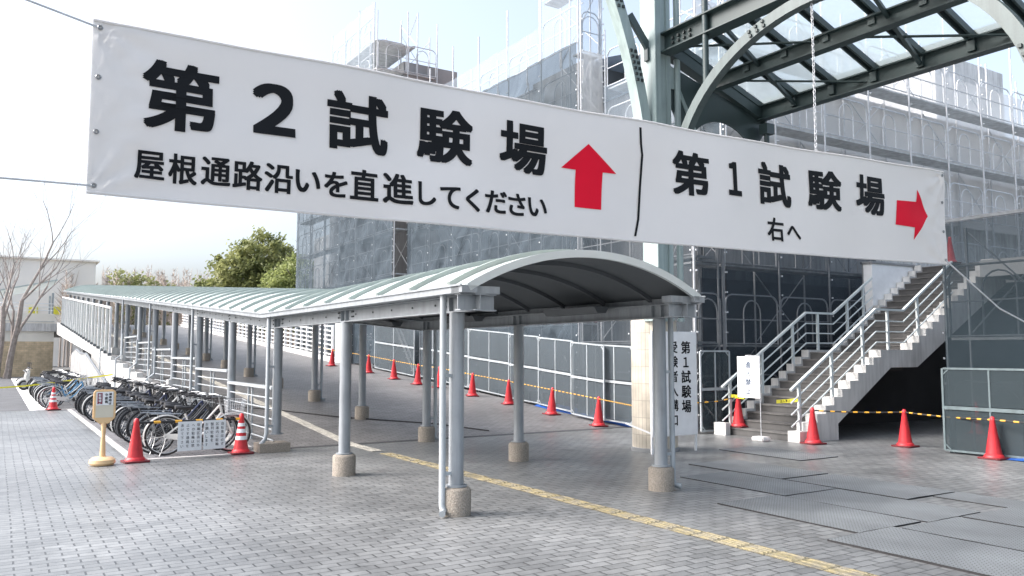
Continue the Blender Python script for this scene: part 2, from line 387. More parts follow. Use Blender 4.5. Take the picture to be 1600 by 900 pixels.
# ------------------------------------------------------------------ mesh builder
class MB:
    def __init__(self):
        self.v = []; self.f = []; self.mi = []; self.cur = 0
    def add(self, vs_, fs_):
        o = len(self.v)
        self.v += [tuple(p) for p in vs_]
        for f in fs_:
            self.f.append(tuple(i + o for i in f)); self.mi.append(self.cur)
        return self
    def box(self, x0, x1, y0, y1, z0, z1):
        return self.add([(x0, y0, z0), (x1, y0, z0), (x1, y1, z0), (x0, y1, z0), (x0, y0, z1), (x1, y0, z1), (x1, y1, z1), (x0, y1, z1)],
                        [(0, 3, 2, 1), (4, 5, 6, 7), (0, 1, 5, 4), (1, 2, 6, 5), (2, 3, 7, 6), (3, 0, 4, 7)])
    def bar(self, a, b, wd, ht, up=(0, 0, 1)):
        a = Vector(a); b = Vector(b); t = (b - a).normalized(); u = Vector(up)
        s = t.cross(u)
        if s.length < 1e-4: s = t.cross(Vector((1, 0, 0)))
        s.normalize(); u = s.cross(t)
        s = s * wd / 2; u = u * ht / 2
        return self.add([a - s - u, a + s - u, a + s + u, a - s + u, b - s - u, b + s - u, b + s + u, b - s + u],
                        [(0, 3, 2, 1)[::-1], (4, 5, 6, 7)[::-1], (0, 4, 5, 1), (1, 5, 6, 2), (2, 6, 7, 3), (3, 7, 4, 0)])
    def tube(self, pts, r, n=6, closed=False):
        pts = [Vector(p) for p in pts]
        k = len(pts)
        rs = r if isinstance(r, (list, tuple)) else [r] * k
        ref = None; vs_ = []; fs_ = []
        for i in range(k):
            if closed: t = pts[(i + 1) % k] - pts[i - 1]
            else: t = pts[min(i + 1, k - 1)] - pts[max(i - 1, 0)]
            if t.length < 1e-9: t = Vector((0, 0, 1))
            t.normalize()
            if ref is None:
                ref = t.cross(Vector((0.13, 0.31, 1)))
                if ref.length < 1e-3: ref = t.cross(Vector((1, 0, 0)))
            ref = ref - t * ref.dot(t)
            if ref.length < 1e-6: ref = t.cross(Vector((1, 0.2, 0)))
            ref.normalize(); bi = t.cross(ref)
            for j in range(n):
                a = 2 * PI * j / n
                vs_.append(pts[i] + (ref * math.cos(a) + bi * math.sin(a)) * rs[i])
        m = k if closed else k - 1
        for i in range(m):
            for j in range(n):
                a = i * n + j; b = i * n + (j + 1) % n; i2 = (i + 1) % k
                fs_.append((a, b, i2 * n + (j + 1) % n, i2 * n + j))
        if not closed:
            fs_.append(tuple(range(n))[::-1]); fs_.append(tuple((k - 1) * n + j for j in range(n)))
        return self.add(vs_, fs_)
    def lathe(self, prof, c=(0, 0, 0), n=16):
        vs_ = []; fs_ = []
        for (r, z) in prof:
            for j in range(n):
                a = 2 * PI * j / n
                vs_.append((c[0] + r * math.cos(a), c[1] + r * math.sin(a), c[2] + z))
        for i in range(len(prof) - 1):
            for j in range(n):
                fs_.append((i * n + j, i * n + (j + 1) % n, (i + 1) * n + (j + 1) % n, (i + 1) * n + j))
        fs_.append(tuple(range(n))[::-1]); fs_.append(tuple((len(prof) - 1) * n + j for j in range(n)))
        return self.add(vs_, fs_)
    def prism(self, poly, ax, a0, a1):
        """poly: 2-D outline in the two other axes, extruded along axis ax from a0 to a1"""
        def P(p, a):
            return (a, p[0], p[1]) if ax == 0 else ((p[0], a, p[1]) if ax == 1 else (p[0], p[1], a))
        n = len(poly)
        vs_ = [P(p, a0) for p in poly] + [P(p, a1) for p in poly]
        fs_ = [tuple(range(n)), tuple(range(2 * n - 1, n - 1, -1))]
        for i in range(n):
            j = (i + 1) % n
            fs_.append((i, i + n, j + n, j))
        return self.add(vs_, fs_)
    def build(self, name, m, parent=None, org=None, smooth=False, bevel=0.0, label=None):
        """geometry is in site coordinates; org = site point of the thing's base (its Empty)"""
        if parent is not None: org = tuple(parent['_o'])
        org = org or (0, 0, 0)
        me = bpy.data.meshes.new(name)
        ox, oy, oz = org
        me.from_pydata([(x - ox, y - oy, z - oz) for x, y, z in self.v], [], self.f)
        for mm in (m if isinstance(m, (list, tuple)) else [m]):
            me.materials.append(M[mm] if isinstance(mm, str) else mm)
        me.polygons.foreach_set('material_index', self.mi)
        me.validate(); me.update()
        import bmesh
        bm = bmesh.new(); bm.from_mesh(me); bmesh.ops.recalc_face_normals(bm, faces=bm.faces)
        if bevel > 0:
            bmesh.ops.bevel(bm, geom=[e for e in bm.edges if len(e.link_faces) == 2 and e.calc_face_angle(0) > 0.6], offset=bevel, segments=2, affect='EDGES', clamp_overlap=True)
        bm.to_mesh(me); bm.free()
        if smooth:
            me.polygons.foreach_set('use_smooth', [True] * len(me.polygons))
            try: me.set_sharp_from_angle(angle=math.radians(40))
            except Exception: pass
        o = bpy.data.objects.new(name, me)
        COL.objects.link(o)
        if parent is not None:
            o.parent = parent
        else:
            o.location = W(*org); o.rotation_euler = (0, 0, TH)
        o['_o'] = org
        if label: o['label'] = label
        return o

def thing(name, label, cat, org, group=None):
    o = bpy.data.objects.new(name, None)
    COL.objects.link(o)
    o.empty_display_size = 0.2
    o.location = W(*org); o.rotation_euler = (0, 0, TH)
    o['_o'] = tuple(org); o['label'] = label; o['category'] = cat
    if group: o['group'] = group
    return o
def tag(o, label, cat, group=None):
    o['label'] = label; o['category'] = cat
    if group: o['group'] = group
    return o
def struct(o, label=None):
    o['kind'] = 'structure'
    if label: o['label'] = label
    return o
def copy_tree(o, parent=None):
    c = o.copy(); COL.objects.link(c)
    if parent is not None: c.parent = parent
    for ch in list(o.children): copy_tree(ch, c)
    return c
def place(o, x, y, z, rot=0.0):
    o.location = W(x, y, z); o.rotation_euler = (0, 0, TH + rot)
ORD = ['first', 'second', 'third', 'fourth', 'fifth', 'sixth', 'seventh', 'eighth', 'ninth', 'tenth', 'eleventh', 'twelfth', 'thirteenth',
       'fourteenth', 'fifteenth', 'sixteenth', 'seventeenth', 'eighteenth', 'nineteenth', 'twentieth', 'twenty-first', 'twenty-second',
       'twenty-third', 'twenty-fourth', 'twenty-fifth', 'twenty-sixth', 'twenty-seventh', 'twenty-eighth', 'twenty-ninth', 'thirtieth',
       'thirty-first', 'thirty-second', 'thirty-third', 'thirty-fourth', 'thirty-fifth']

# ------------------------------------------------------------------ lettering: glyph outlines from the built-in font
_gl = {}
def glyph(ch, off):
    k = (ch, off)
    if k in _gl: return _gl[k]
    c = bpy.data.curves.new('lettering', 'FONT'); c.body = ch; c.size = 1; c.offset = off; c.resolution_u = 6
    o = bpy.data.objects.new('lettering', c); COL.objects.link(o)
    bpy.context.view_layer.update()
    me = bpy.data.meshes.new_from_object(o.evaluated_get(bpy.context.evaluated_depsgraph_get()))
    vs_ = [(v.co.x, v.co.y) for v in me.vertices]; fs_ = [tuple(p.vertices) for p in me.polygons]
    bpy.data.objects.remove(o); bpy.data.curves.remove(c); bpy.data.meshes.remove(me)
    xs = [p[0] for p in vs_]; ys = [p[1] for p in vs_]
    _gl[k] = (vs_, fs_, min(xs), max(xs), min(ys), max(ys))
    return _gl[k]
def put_glyph(mb, ch, x0, x1, y0, y1, fn, off=0.0):
    """fit the glyph into a box of its sign's own plane; fn maps (s, t) to a site point"""
    vs_, fs_, a, b, c, d = glyph(ch, 0.0)
    x0 += off * .5 * (x1 - x0); x1 -= off * .5 * (x1 - x0); y0 += off * .9 * (y1 - y0); y1 -= off * .9 * (y1 - y0)
    sx = (x1 - x0) / (b - a); sy = (y1 - y0) / (d - c)
    layers(mb, [(x0 + (x - a) * sx, y0 + (y - c) * sy) for x, y in vs_], fs_, fn, off * (sx + sy) / 2, off)
def layers(mb, P2, fs_, fn, r, on):
    """heavier strokes: the outline is laid over itself in a ring of shifts, each a hair in front of the last"""
    dirs = [(0, 0)] + ([(1, 0), (1, .8), (0, .8), (-1, .8), (-1, 0), (-1, -.8), (0, -.8), (1, -.8)] if on else [])
    for k, (dx, dy) in enumerate(dirs):
        vs_ = []
        for s_, t_ in P2:
            p = fn(s_ + dx * r, t_ + dy * r); vs_.append((p[0] + k * LAY[0], p[1] + k * LAY[1], p[2]))
        mb.add(vs_, fs_)
LAY = [0.0, -0.0002]
def put_em(mb, ch, cx, cy, size, fn, off=0.0):
    """glyph at its natural proportions, em square of the given size centred on (cx, cy)"""
    vs_, fs_, a, b, c, d = glyph(ch, 0.0)
    mx = (a + b) / 2; my = 0.38
    layers(mb, [(cx + (x - mx) * size, cy + (y - my) * size) for x, y in vs_], fs_, fn, off * size, off > 0.012)
def column_text(mb, s, cx, top, pitch, size, fn, off=0.0):
    for i, ch in enumerate(s):
        put_em(mb, ch, cx, top - pitch * (i + 0.5), size, fn, off)

# ================================================================== THE SETTING
g = MB(); g.box(-900, 900, -400, 1500, -0.6, -0.03)
struct(g.build('ground', 'earth'))
g = MB(); g.box(-40, 26, -14, 20.9, -0.02, 0.0)
# the paved plaza is one sheet; the ramp and parking surfaces lie on it
struct(g.build('plaza_paving', 'paver'))
g = MB(); g.box(-60, -0.31, 20.9, 61.3, -0.02, -0.004)
struct(g.build('asphalt_road', 'asphalt'))
g = MB(); g.box(-2.25, -0.31, 6.75, 20.9, 0.0005, 0.004)
struct(g.build('bicycle_parking_ground', 'park'))
g = MB(); g.box(-2.37, -2.25, 6.63, 20.9, 0.0, 0.012); g.box(-2.25, -0.5, 6.63, 6.75, 0.0, 0.012); g.box(-2.9, -0.6, 20.82, 20.98, 0.0, 0.013)
struct(g.build('kerb', 'kerb'))
g = MB(); g.box(-3.35, -2.9, 20.98, 57, -0.004, 0.003); g.box(-2.9, -0.6, 21.0, 21.12, -0.004, 0.003)
struct(g.build('road_marking', 'paint'))

# ramp: a solid wedge, underside open where it becomes a bridge
RX0, RX1, RTOP = -0.3, 8.5, 61.3
g = MB()
ys = [KINK, 12, 18, 24, 30, 36, 42, 48, 54, RTOP]
for i in range(len(ys) - 1):
    a, b = ys[i], ys[i + 1]
    th0 = 0.0 if a < 34 else 1
    za0 = -0.01 if a < 34 else rz(a) - 0.55
    zb0 = -0.01 if a < 34 else rz(b) - 0.55
    g.add([(RX0, a, za0), (RX1, a, za0), (RX1, b, zb0), (RX0, b, zb0), (RX0, a, rz(a) + .004), (RX1, a, rz(a) + .004), (RX1, b, rz(b) + .004), (RX0, b, rz(b) + .004)],
          [(0, 3, 2, 1), (4, 5, 6, 7), (0, 1, 5, 4), (1, 2, 6, 5), (2, 3, 7, 6), (3, 0, 4, 7)])
struct(g.build('ramp', 'ramp'))
g = MB(); g.box(-12, 12, RTOP, 90, 3.3, rz(RTOP))
struct(g.build('upper_terrace', 'concw'))
g = MB(); g.box(-0.3, 8.5, 6.98, 7.16, 0.0, 0.006)
struct(g.build('drain_channel', 'concd'))

# tactile strip down the middle of the walkway: paving slabs with raised bars, gaps where slabs are worn away
def tactile(y0, y1, m, name):
    g = MB(); y = y0
    while y < y1 - 0.01:
        z = rz(y) + 0.004; z2 = rz(y + 0.29) + 0.004
        x0 = 1.41 + rnd.uniform(-0.008, 0.008)
        g.add([(x0, y, z), (x0 + 0.225, y, z), (x0 + 0.225, y + 0.29, z2), (x0, y + 0.29, z2), (x0, y, z + .006), (x0 + .225, y, z + .006), (x0 + .225, y + .29, z2 + .006), (x0, y + .29, z2 + .006)],
              [(4, 5, 6, 7), (0, 1, 5, 4), (1, 2, 6, 5), (2, 3, 7, 6), (3, 0, 4, 7)])
        for k in range(4):
            if rnd.random() < 0.86:
                xx = x0 + 0.018 + k * 0.053
                g.add([(xx, y + .02, z + .006), (xx + .032, y + .02, z + .006), (xx + .032, y + .27, z2 + .006), (xx, y + .27, z2 + .006),
                       (xx + .008, y + .025, z + .012), (xx + .026, y + .025, z + .012), (xx + .026, y + .265, z2 + .012), (xx + .008, y + .265, z2 + .012)],
                      [(4, 5, 6, 7), (0, 1, 5, 4), (1, 2, 6, 5), (2, 3, 7, 6), (3, 0, 4, 7)])
        y += 0.3
    return struct(g.build(name, m))
tactile(-9, 5.4, 'tact', 'tactile_paving')
tactile(5.75, 58, 'tactw', 'tactile_paving')

# ================================================================== RAMP SIDE WALL, RAILING, GLASS SCREEN
t = thing('retaining_wall', 'stepped pale concrete wall carrying the left edge of the ramp', 'wall', (-0.3, 16, 0))
g = MB()
g.prism([(KINK, 0), (36, 0), (36, rz(36) + 0.06), (KINK, 0.05)], 0, -0.42, -0.305)
g.build('wall', 'concw', t)
SP = 3.38
for k in range(8):
    y0 = 14.4 + k * 1.69
    g = MB(); g.box(-0.62, -0.425, y0, y0 + 1.67, 0.0, rz(y0) + 0.22 + 0.03 * (k % 2))
    g.build('plinth', 'concw', t, bevel=0.012)
g = MB(); g.prism([(28, rz(28) - 0.15), (61, rz(61) - 0.75), (61, rz(61) + 0.12), (28, rz(28) + 0.12)], 0, -0.56, -0.43)
g.build('stringer', 'conc', t)
for k, y0 in enumerate((37, 44, 51)):
    g = MB(); g.box(0.4, 1.0, y0, y0 + 0.8, 0, rz(y0) - 0.5); g.box(5.6, 6.2, y0, y0 + 0.8, 0, rz(y0) - 0.5)
    g.build('pier', 'concb', t)
for yb in (17.1, 20.6, 24.3, 29.5):
    g = MB(); zz = rz(yb)
    g.tube([(-0.48, yb, zz + 1.2), (-0.48, yb, zz + 0.45), (-0.68, yb - .1, zz + 0.3), (-0.68, yb - .1, 0.03)], 0.03, 8)
    g.build('drain_pipe', 'steelp', t, smooth=True)

t = thing('ramp_railing', 'grey steel railing of level bars between the left walkway posts', 'railing', (-0.05, 7, 0))
for i in range(2, 8):
    y0, y1 = i * SP + 0.1, (i + 1) * SP - 0.1
    zt = rz((y0 + y1) / 2) + 1.05
    g = MB(); g.box(-0.10, 0.05, y0 - 0.06, y1 + 0.06, zt - 0.055, zt)
    hr = g.build('handrail', 'steelp', t, bevel=0.01)
    g = MB(); k = 0
    z = zt - 0.22
    while z > rz(y0) - 0.05 + 0.02:
        g.tube([(-0.03, y0 - 0.05, z), (-0.03, y1 + 0.05, z)], 0.014, 6); z -= 0.185
    for yy in ((y0 + y1) / 2 - 0.14, (y0 + y1) / 2 + 0.14):
        g.box(-0.045, -0.015, yy - 0.02, yy + 0.02, rz(y0) - 0.1, zt - 0.056)
    g.build('rail_bars', 'steelp', t)

t = thing('glass_screen', 'tall glazed screen with white mullions on the upper ramp edge', 'screen', (-0.5, 30, rz(30)))
yy = 28.0; k = 0
while yy < 58:
    z0 = rz(yy) + 0.121
    g = MB(); g.box(-0.53, -0.45, yy - 0.04, yy + 0.04, z0, rz(yy) + 2.0); g.build('mullion', 'white', t)
    g = MB(); g.box(-0.56, -0.42, yy - 0.09, yy + 0.09, z0, z0 + 0.12); g.build('foot_bracket', 'galvd', t)
    y2 = yy + 1.45
    if y2 < 58:
        g = MB()
        a0, a1 = yy + 0.05, y2 - 0.05
        g.prism([(a0, rz(a0) + 0.2), (a1, rz(a1) + 0.2), (a1, rz(a1) + 1.95), (a0, rz(a0) + 1.95)], 0, -0.495, -0.485)
        g.build('pane', 'glassw', t)
    yy = y2; k += 1
g = MB(); g.bar((-0.49, 28, rz(28) + 2.04), (-0.49, 57, rz(57) + 2.04), 0.08, 0.07); g.build('top_rail', 'white', t)

# arched white guard fence under the ramp, behind the far bicycles
t = thing('guard_fence', 'pale guard fence with an arched dark top rail behind the far bicycles', 'fence', (-0.75, 34, 0))
pts = []
for i in range(25):
    y = 26 + i * 0.75
    pts.append((-0.72, y, 0.55 + 1.15 * min(1, max(0, (y - 26) / 9.0)) + 0.22 * math.exp(-((y - 41) / 2.6) ** 2) * 1.5 - (0.02 * (y - 35) if y > 35 else 0)))
g = MB(); g.tube(pts, 0.05, 8); g.build('top_rail', 'galvd', t, smooth=True)
for i in range(0, 49):
    y = 26.2 + i * 0.36; j = (y - 26) / 0.75; a = int(j); f = j - a
    if a + 1 >= len(pts): break
    zt = pts[a][2] * (1 - f) + pts[a + 1][2] * f
    g = MB(); g.bar((-0.72, y, 0.0), (-0.72, y, zt - 0.02), 0.08, 0.2 if i % 2 else 0.12, up=(0, 1, 0)); g.build('slat', 'concw', t)

# ================================================================== COVERED WALKWAY
WID, HB = 2.97, 2.19
cov = thing('covered_walkway', 'long covered walkway with a barrel roof of pale green sheet on grey posts', 'walkway canopy', (0, 0, 0))
NP = 17
for i in range(NP + 1):
    for x in (0.0, WID):
        y = i * SP; zb = rz(y)
        g = MB(); g.tube([(x, y, zb + 0.30), (x, y, zb + HB - 0.002)], 0.083, 20)
        g.lathe([(0.12, 0.0), (0.12, 0.018)], (x, y, zb + 0.302), 20)
        p = g.build('post', 'steel', cov, smooth=True)
        g = MB(); side = (x == 0.0 and i >= 2)
        if side and i == 2:
            g.box(x - 0.34, x + 0.2, y - 0.2, y + 0.2, 0.0, 0.16)
        elif not side:
            rr = 0.165
            g.lathe([(rr, -0.02), (rr, 0.265), (rr - 0.012, 0.285), (rr - 0.03, 0.297)], (x, y, zb), 24)
        else:
            g.box(x - 0.16, x + 0.16, y - 0.16, y + 0.16, zb - 0.1, zb + 0.29)
        f = g.build('footing', 'foot' if not (side and i > 2) else 'concw', cov, smooth=True)
        f.parent = p; f['_o'] = (0, 0, 0)
def zline(y): return rz(y)
segs = [(-0.52, KINK - 0.2), (KINK - 0.2, RTOP)]
def zz(y): return 0.0 if y < KINK - 0.2 else (y - (KINK - 0.2)) * SLOPE
def hbeam(g, a, b, x, h=0.18, fl=0.13, tf=0.014):
    za, zb_ = zz(a) + HB, zz(b) + HB
    g.bar((x, a, za + tf / 2), (x, b, zb_ + tf / 2), fl, tf)
    g.bar((x, a, za + h - tf / 2), (x, b, zb_ + h - tf / 2), fl, tf)
    g.bar((x, a, za + h / 2), (x, b, zb_ + h / 2), 0.012, h - 2 * tf - 0.001)
for x in (0.0, WID):
    for a, b in segs:
        g = MB(); hbeam(g, a, b, x)
        if a < 0:
            for i in range(3):
                for dy in (-0.09, 0.09):
                    g.box(x - 0.055, x + 0.055, i * SP + dy - 0.006, i * SP + dy + 0.006, HB + 0.015, HB + 0.165)
        bm_ = g.build('eave_beam', 'steel', cov)
        # bolts on the splice plates
        g = MB()
        yb = a + 0.4
        while yb < min(b, 22):
            s = -1 if x == 0 else 1
            g.box(x + s * 0.006, x + s * 0.016, yb, yb + 0.022, zz(yb) + HB + 0.09, zz(yb) + HB + 0.112); yb += 0.62
        for i in range(0, 6):
            yc = i * SP
            if a <= yc <= b:
                for dy in (-0.3, -0.24, 0.24, 0.3):
                    for dz in (0.06, 0.13):
                        s = -1 if x == 0 else 1
                        g.box(x + s * 0.006, x + s * 0.017, yc + dy - .012, yc + dy + .012, zz(yc) + HB + dz, zz(yc) + HB + dz + 0.024)
        if g.v:
            bo = g.build('bolt', 'bolt', cov); bo.parent = bm_
        # gutter over the beam
        s = -1 if x == 0 else 1
        g = MB()
        g.bar((x + s * 0.16, a - (0.05 if a < 0 else 0), zz(a) + HB + 0.222), (x + s * 0.16, b, zz(b) + HB + 0.222), 0.18, 0.075)
        g.bar((x + s * 0.26, a - (0.05 if a < 0 else 0), zz(a) + HB + 0.262), (x + s * 0.26, b, zz(b) + HB + 0.262), 0.016, 0.02)
        g.build('gutter', 'steel', cov)
    # end stub of the beam across the front post
    s = -1 if x == 0 else 1
    g = MB()
    for z_ in (HB + 0.007, HB + 0.173):
        g.bar((x - 0.22, -0.42, z_), (x + 0.22, -0.42, z_), 0.12, 0.014)
    g.bar((x - 0.22, -0.42, HB + 0.09), (x + 0.22, -0.42, HB + 0.09), 0.012, 0.15)
    g.box(x - 0.25, x + 0.25, -0.5, -0.33, HB + 0.182, HB + 0.262)
    g.build('end_beam', 'steel', cov)
# barrel roof
XC, HALF, RISE, ZE = WID / 2, 1.66, 0.45, HB + 0.25
def arc(k, n=24, dz=0.0, half=HALF):
    R_ = (half ** 2 + RISE ** 2) / (2 * RISE); a0 = math.asin(half / R_)
    a = -a0 + 2 * a0 * k / n
    return XC + (R_ + dz) * math.sin(a), ZE + RISE - R_ + (R_ + dz) * math.cos(a)
NA = 28
for (a, b) in ((-0.52, KINK - 0.2), (KINK - 0.2, RTOP)):
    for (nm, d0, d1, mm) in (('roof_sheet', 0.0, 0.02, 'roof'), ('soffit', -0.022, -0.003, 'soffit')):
        g = MB(); vs_ = []
        nn = 2 if nm else 2
        for (y) in (a + (0.001 if a > 0 else 0), b):
            for dz in (d0, d1):
                for k in range(NA + 1):
                    x_, z_ = arc(k, NA, dz); vs_.append((x_, y, z_ + zz(y)))
        q = NA + 1; fs_ = []
        for k in range(NA):
            fs_.append((k, k + 1, 2 * q + k + 1, 2 * q + k)); fs_.append((q + k, 3 * q + k, 3 * q + k + 1, q + k + 1))
            fs_.append((k, q + k, q + k + 1, k + 1)); fs_.append((2 * q + k, 2 * q + k + 1, 3 * q + k + 1, 3 * q + k))
        fs_.append((0, 2 * q, 3 * q, q)); fs_.append((NA, q + NA, 3 * q + NA, 2 * q + NA))
        g.add(vs_, fs_); g.build(nm, mm, cov, smooth=True)
def arch_bar(y, d0, d1, wd, n=28):
    g = MB(); vs_ = []; fs_ = []
    for k in range(n + 1):
        for dz in (d0, d1):
            x_, z_ = arc(k, n, dz)
            for dy in (-wd / 2, wd / 2): vs_.append((x_, y + dy, z_ + zz(y + dy)))
    for k in range(n):
        a = 4 * k; b = a + 4
        fs_ += [(a, b, b + 1, a + 1), (a + 2, a + 3, b + 3, b + 2), (a, a + 2, b + 2, b), (a + 1, b + 1, b + 3, a + 3)]
    fs_ += [(0, 1, 3, 2), (4 * n, 4 * n + 2, 4 * n + 3, 4 * n + 1)]
    return g.add(vs_, fs_)
arch_bar(-0.545, -0.055, 0.03, 0.05).build('end_arch', 'fascia', cov, smooth=True)
y = -0.18; k = 0
while y < 60:
    arch_bar(y, 0.021, 0.075, 0.07, 20 if k > 14 else 28).build('roof_rib', 'rib', cov, smooth=True)
    if k < 34:
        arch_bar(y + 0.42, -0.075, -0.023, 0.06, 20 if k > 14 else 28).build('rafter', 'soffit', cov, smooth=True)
    y += 0.985; k += 1
# downpipes at every second post
for i in (0, 2, 4, 6, 8):
    for x, s in ((0.0, -1), (WID, 1)):
        yb = i * SP - 0.02; xb = x + s * 0.18; zb = rz(yb)
        g = MB()
        end = [(xb, yb, zb + 0.12), (xb + s * 0.0, yb - 0.03, zb + 0.06), (xb + s * 0.05, yb - 0.1, zb + 0.045)] if i != 2 or s > 0 else [(xb, yb, 0.34), (xb - 0.03, yb - 0.02, 0.22), (xb - 0.14, yb - 0.08, 0.12)]
        g.tube([(xb, yb, zb + HB + 0.22)] + end, 0.036, 12)
        if s * x >= 0:
            for z_ in (0.45, 1.5): g.bar((x + s * 0.07, yb, zb + z_), (xb, yb, zb + z_), 0.03, 0.035)
        g.build('drain_pipe', 'steelp', cov, smooth=True)
for y_ in (0.9, 4.3, 7.7):
    g = MB(); g.add([(WID - 0.36, y_, HB + 0.19), (WID - 0.10, y_, HB + 0.19), (WID - 0.10, y_ + 1.25, HB + 0.19 + zz(y_ + 1.25)), (WID - 0.36, y_ + 1.25, HB + 0.19 + zz(y_ + 1.25)),
                     (WID - 0.30, y_, HB + 0.10), (WID - 0.16, y_, HB + 0.10), (WID - 0.16, y_ + 1.25, HB + 0.10 + zz(y_ + 1.25)), (WID - 0.30, y_ + 1.25, HB + 0.10 + zz(y_ + 1.25))],
                    [(0, 1, 2, 3), (7, 6, 5, 4), (0, 4, 5, 1), (1, 5, 6, 2), (2, 6, 7, 3), (3, 7, 4, 0)])
    g.build('lamp_housing', 'soffit', cov)

# ================================================================== THE BANNER
BX0, BY0, BZ0, BL, BH = -3.825, -1.83, 2.83, 9.84, 1.2
BE = Vector((0.9996, -0.0278))
def bdisp(s, t):
    d = 0.035 * math.sin(PI * s / BL * 1.0) * (0.4 + t / BH) + 0.012 * math.sin(s * 1.9 + t * 1.1) + 0.010 * math.sin(s * 4.1 - t * 2.3)
    d += 0.02 * math.exp(-((s - 4.82) / 0.35) ** 2) * math.sin(t / BH * PI * 1.3)
    for (cs, ct) in ((0, 0), (0, BH), (BL, 0), (BL, BH), (0, .42), (0, .8), (BL, .42), (BL, .8)):
        ds, dt = s - cs, t - ct; rr_ = math.hypot(ds, dt)
        k_ = 1.0 if ct in (0, BH) else 0.35
        d += 0.016 * k_ * math.exp(-rr_ / 0.55) * math.sin(math.atan2(dt, abs(ds) + 1e-6) * 11 + cs) * min(1, rr_ / 0.12)
    d += 0.011 * math.sin(s * 0.9 + t * 7.0 + 1.3 * math.sin(s * .7)) * (0.5 + 0.5 * math.sin(s * 0.63))
    return d
def bpt(s, t, out=0.0):
    d = bdisp(s, t) - out
    top = 0.012 * math.sin(s / BL * PI) * (-1)
    return (BX0 + BE.x * s + BE.y * 0, BY0 + BE.y * s + d, BZ0 + t + top)
ban = thing('banner', 'long white vinyl banner of black exam venue directions and red arrows strung overhead', 'banner', (BX0, BY0, BZ0))
g = MB(); NS, NT = 280, 32
for side, off in ((0, 0.0), (1, -0.003)):
    vs_ = [bpt(BL * i / NS, BH * j / NT + (0.055 * (i / NS) ** 2) * 0.9, off) for i in range(NS + 1) for j in range(NT + 1)]
    fs_ = [(i * (NT + 1) + j, (i + 1) * (NT + 1) + j, (i + 1) * (NT + 1) + j + 1, i * (NT + 1) + j + 1) for i in range(NS) for j in range(NT)]
    g.add(vs_, fs_)
g.build('cloth', 'banner', ban, smooth=True)
g = MB()
for t_ in (0.0, BH):
    g.tube([bpt(BL * i / 60, t_ + 0.05 * (i / 60) ** 2, 0.0) for i in range(61)], 0.011, 6)
g.build('hem', 'banner', ban, smooth=True)
BIG = [('第', 0.33, 0.836, 0.501, 1.003), ('２', 1.099, 1.392, 0.567, 0.962), ('試', 1.66, 2.162, 0.518, 0.996), ('験', 2.435, 2.946, 0.528, 0.997), ('場', 3.233, 3.732, 0.535, 0.996),
       ('第', 5.236, 5.725, 0.527, 0.982), ('１', 6.007, 6.176, 0.584, 0.95), ('試', 6.464, 6.975, 0.532, 1.011), ('験', 7.252, 7.794, 0.555, 1.018), ('場', 8.068, 8.586, 0.565, 1.04)]
SMALL = [('右', 6.576, 6.832, 0.144, 0.405), ('へ', 6.887, 7.094, 0.185, 0.332),
         ('屋', 0.293, 0.486, 0.13, 0.334), ('根', 0.516, 0.705, 0.122, 0.339), ('通', 0.736, 0.936, 0.136, 0.343), ('路', 0.955, 1.163, 0.126, 0.342), ('沿', 1.182, 1.389, 0.124, 0.345),
         ('い', 1.413, 1.603, 0.152, 0.321), ('を', 1.639, 1.824, 0.139, 0.336), ('直', 1.851, 2.081, 0.136, 0.384), ('進', 2.125, 2.383, 0.132, 0.385), ('し', 2.435, 2.586, 0.145, 0.344),
         ('て', 2.633, 2.82, 0.137, 0.329), ('く', 2.875, 3.005, 0.134, 0.334), ('だ', 3.068, 3.292, 0.139, 0.342), ('さ', 3.312, 3.491, 0.141, 0.342), ('い', 3.524, 3.716, 0.154, 0.323)]
front = lambda s, t_: bpt(s, t_, 0.006)
def bold_off(ch): return 0.038 if ch in '１２' else 0.03
for ch, a, b, c, d in BIG[:5]:
    g = MB(); put_glyph(g, ch, a, b, c, d, front, bold_off(ch)); g.build('character', 'ink', ban, label='heavy black character %s of the heading 第2試験場' % ch)
for ch, a, b, c, d in BIG[5:]:
    g = MB(); put_glyph(g, ch, a, b, c, d, front, bold_off(ch)); g.build('character', 'ink', ban, label='heavy black character %s of the heading 第1試験場' % ch)
g = MB()
for ch, a, b, c, d in SMALL[:2]: put_glyph(g, ch, a, b, c, d, front, 0.024)
g.build('lettering', 'ink', ban, label='small line that reads 右へ')
g = MB()
for ch, a, b, c, d in SMALL[2:]: put_glyph(g, ch, a, b, c, d, front, 0.024)
g.build('lettering', 'ink', ban, label='small line that reads 屋根通路沿いを直進してください')
for lab, P_ in (('red arrow pointing up', [(4.202, 0.901), (4.523, 0.646), (4.362, 0.644), (4.326, 0.278), (4.026, 0.279), (4.058, 0.639), (3.898, 0.641)]),
                ('red arrow pointing right', [(8.817, 0.788), (9.194, 0.799), (9.225, 0.96), (9.435, 0.637), (9.107, 0.313), (9.13, 0.471), (8.765, 0.481)])):
    import bmesh
    bm = bmesh.new(); bm.faces.new([bm.verts.new((p[0], p[1], 0)) for p in P_])
    bmesh.ops.triangulate(bm, faces=bm.faces)
    for _ in range(2): bmesh.ops.subdivide_edges(bm, edges=bm.edges, cuts=2, use_grid_fill=True); bmesh.ops.triangulate(bm, faces=bm.faces)
    bm.verts.index_update()
    g = MB(); g.add([front(v.co.x, v.co.y) for v in bm.verts], [tuple(v.index for v in f.verts) for f in bm.faces]); bm.free()
    g.build('arrow', 'redink', ban, label=lab)
g = MB(); D_ = [(4.806, 1.139), (4.814, 0.974), (4.834, 0.868), (4.823, 0.569), (4.784, 0.229), (4.733, 0.056)]
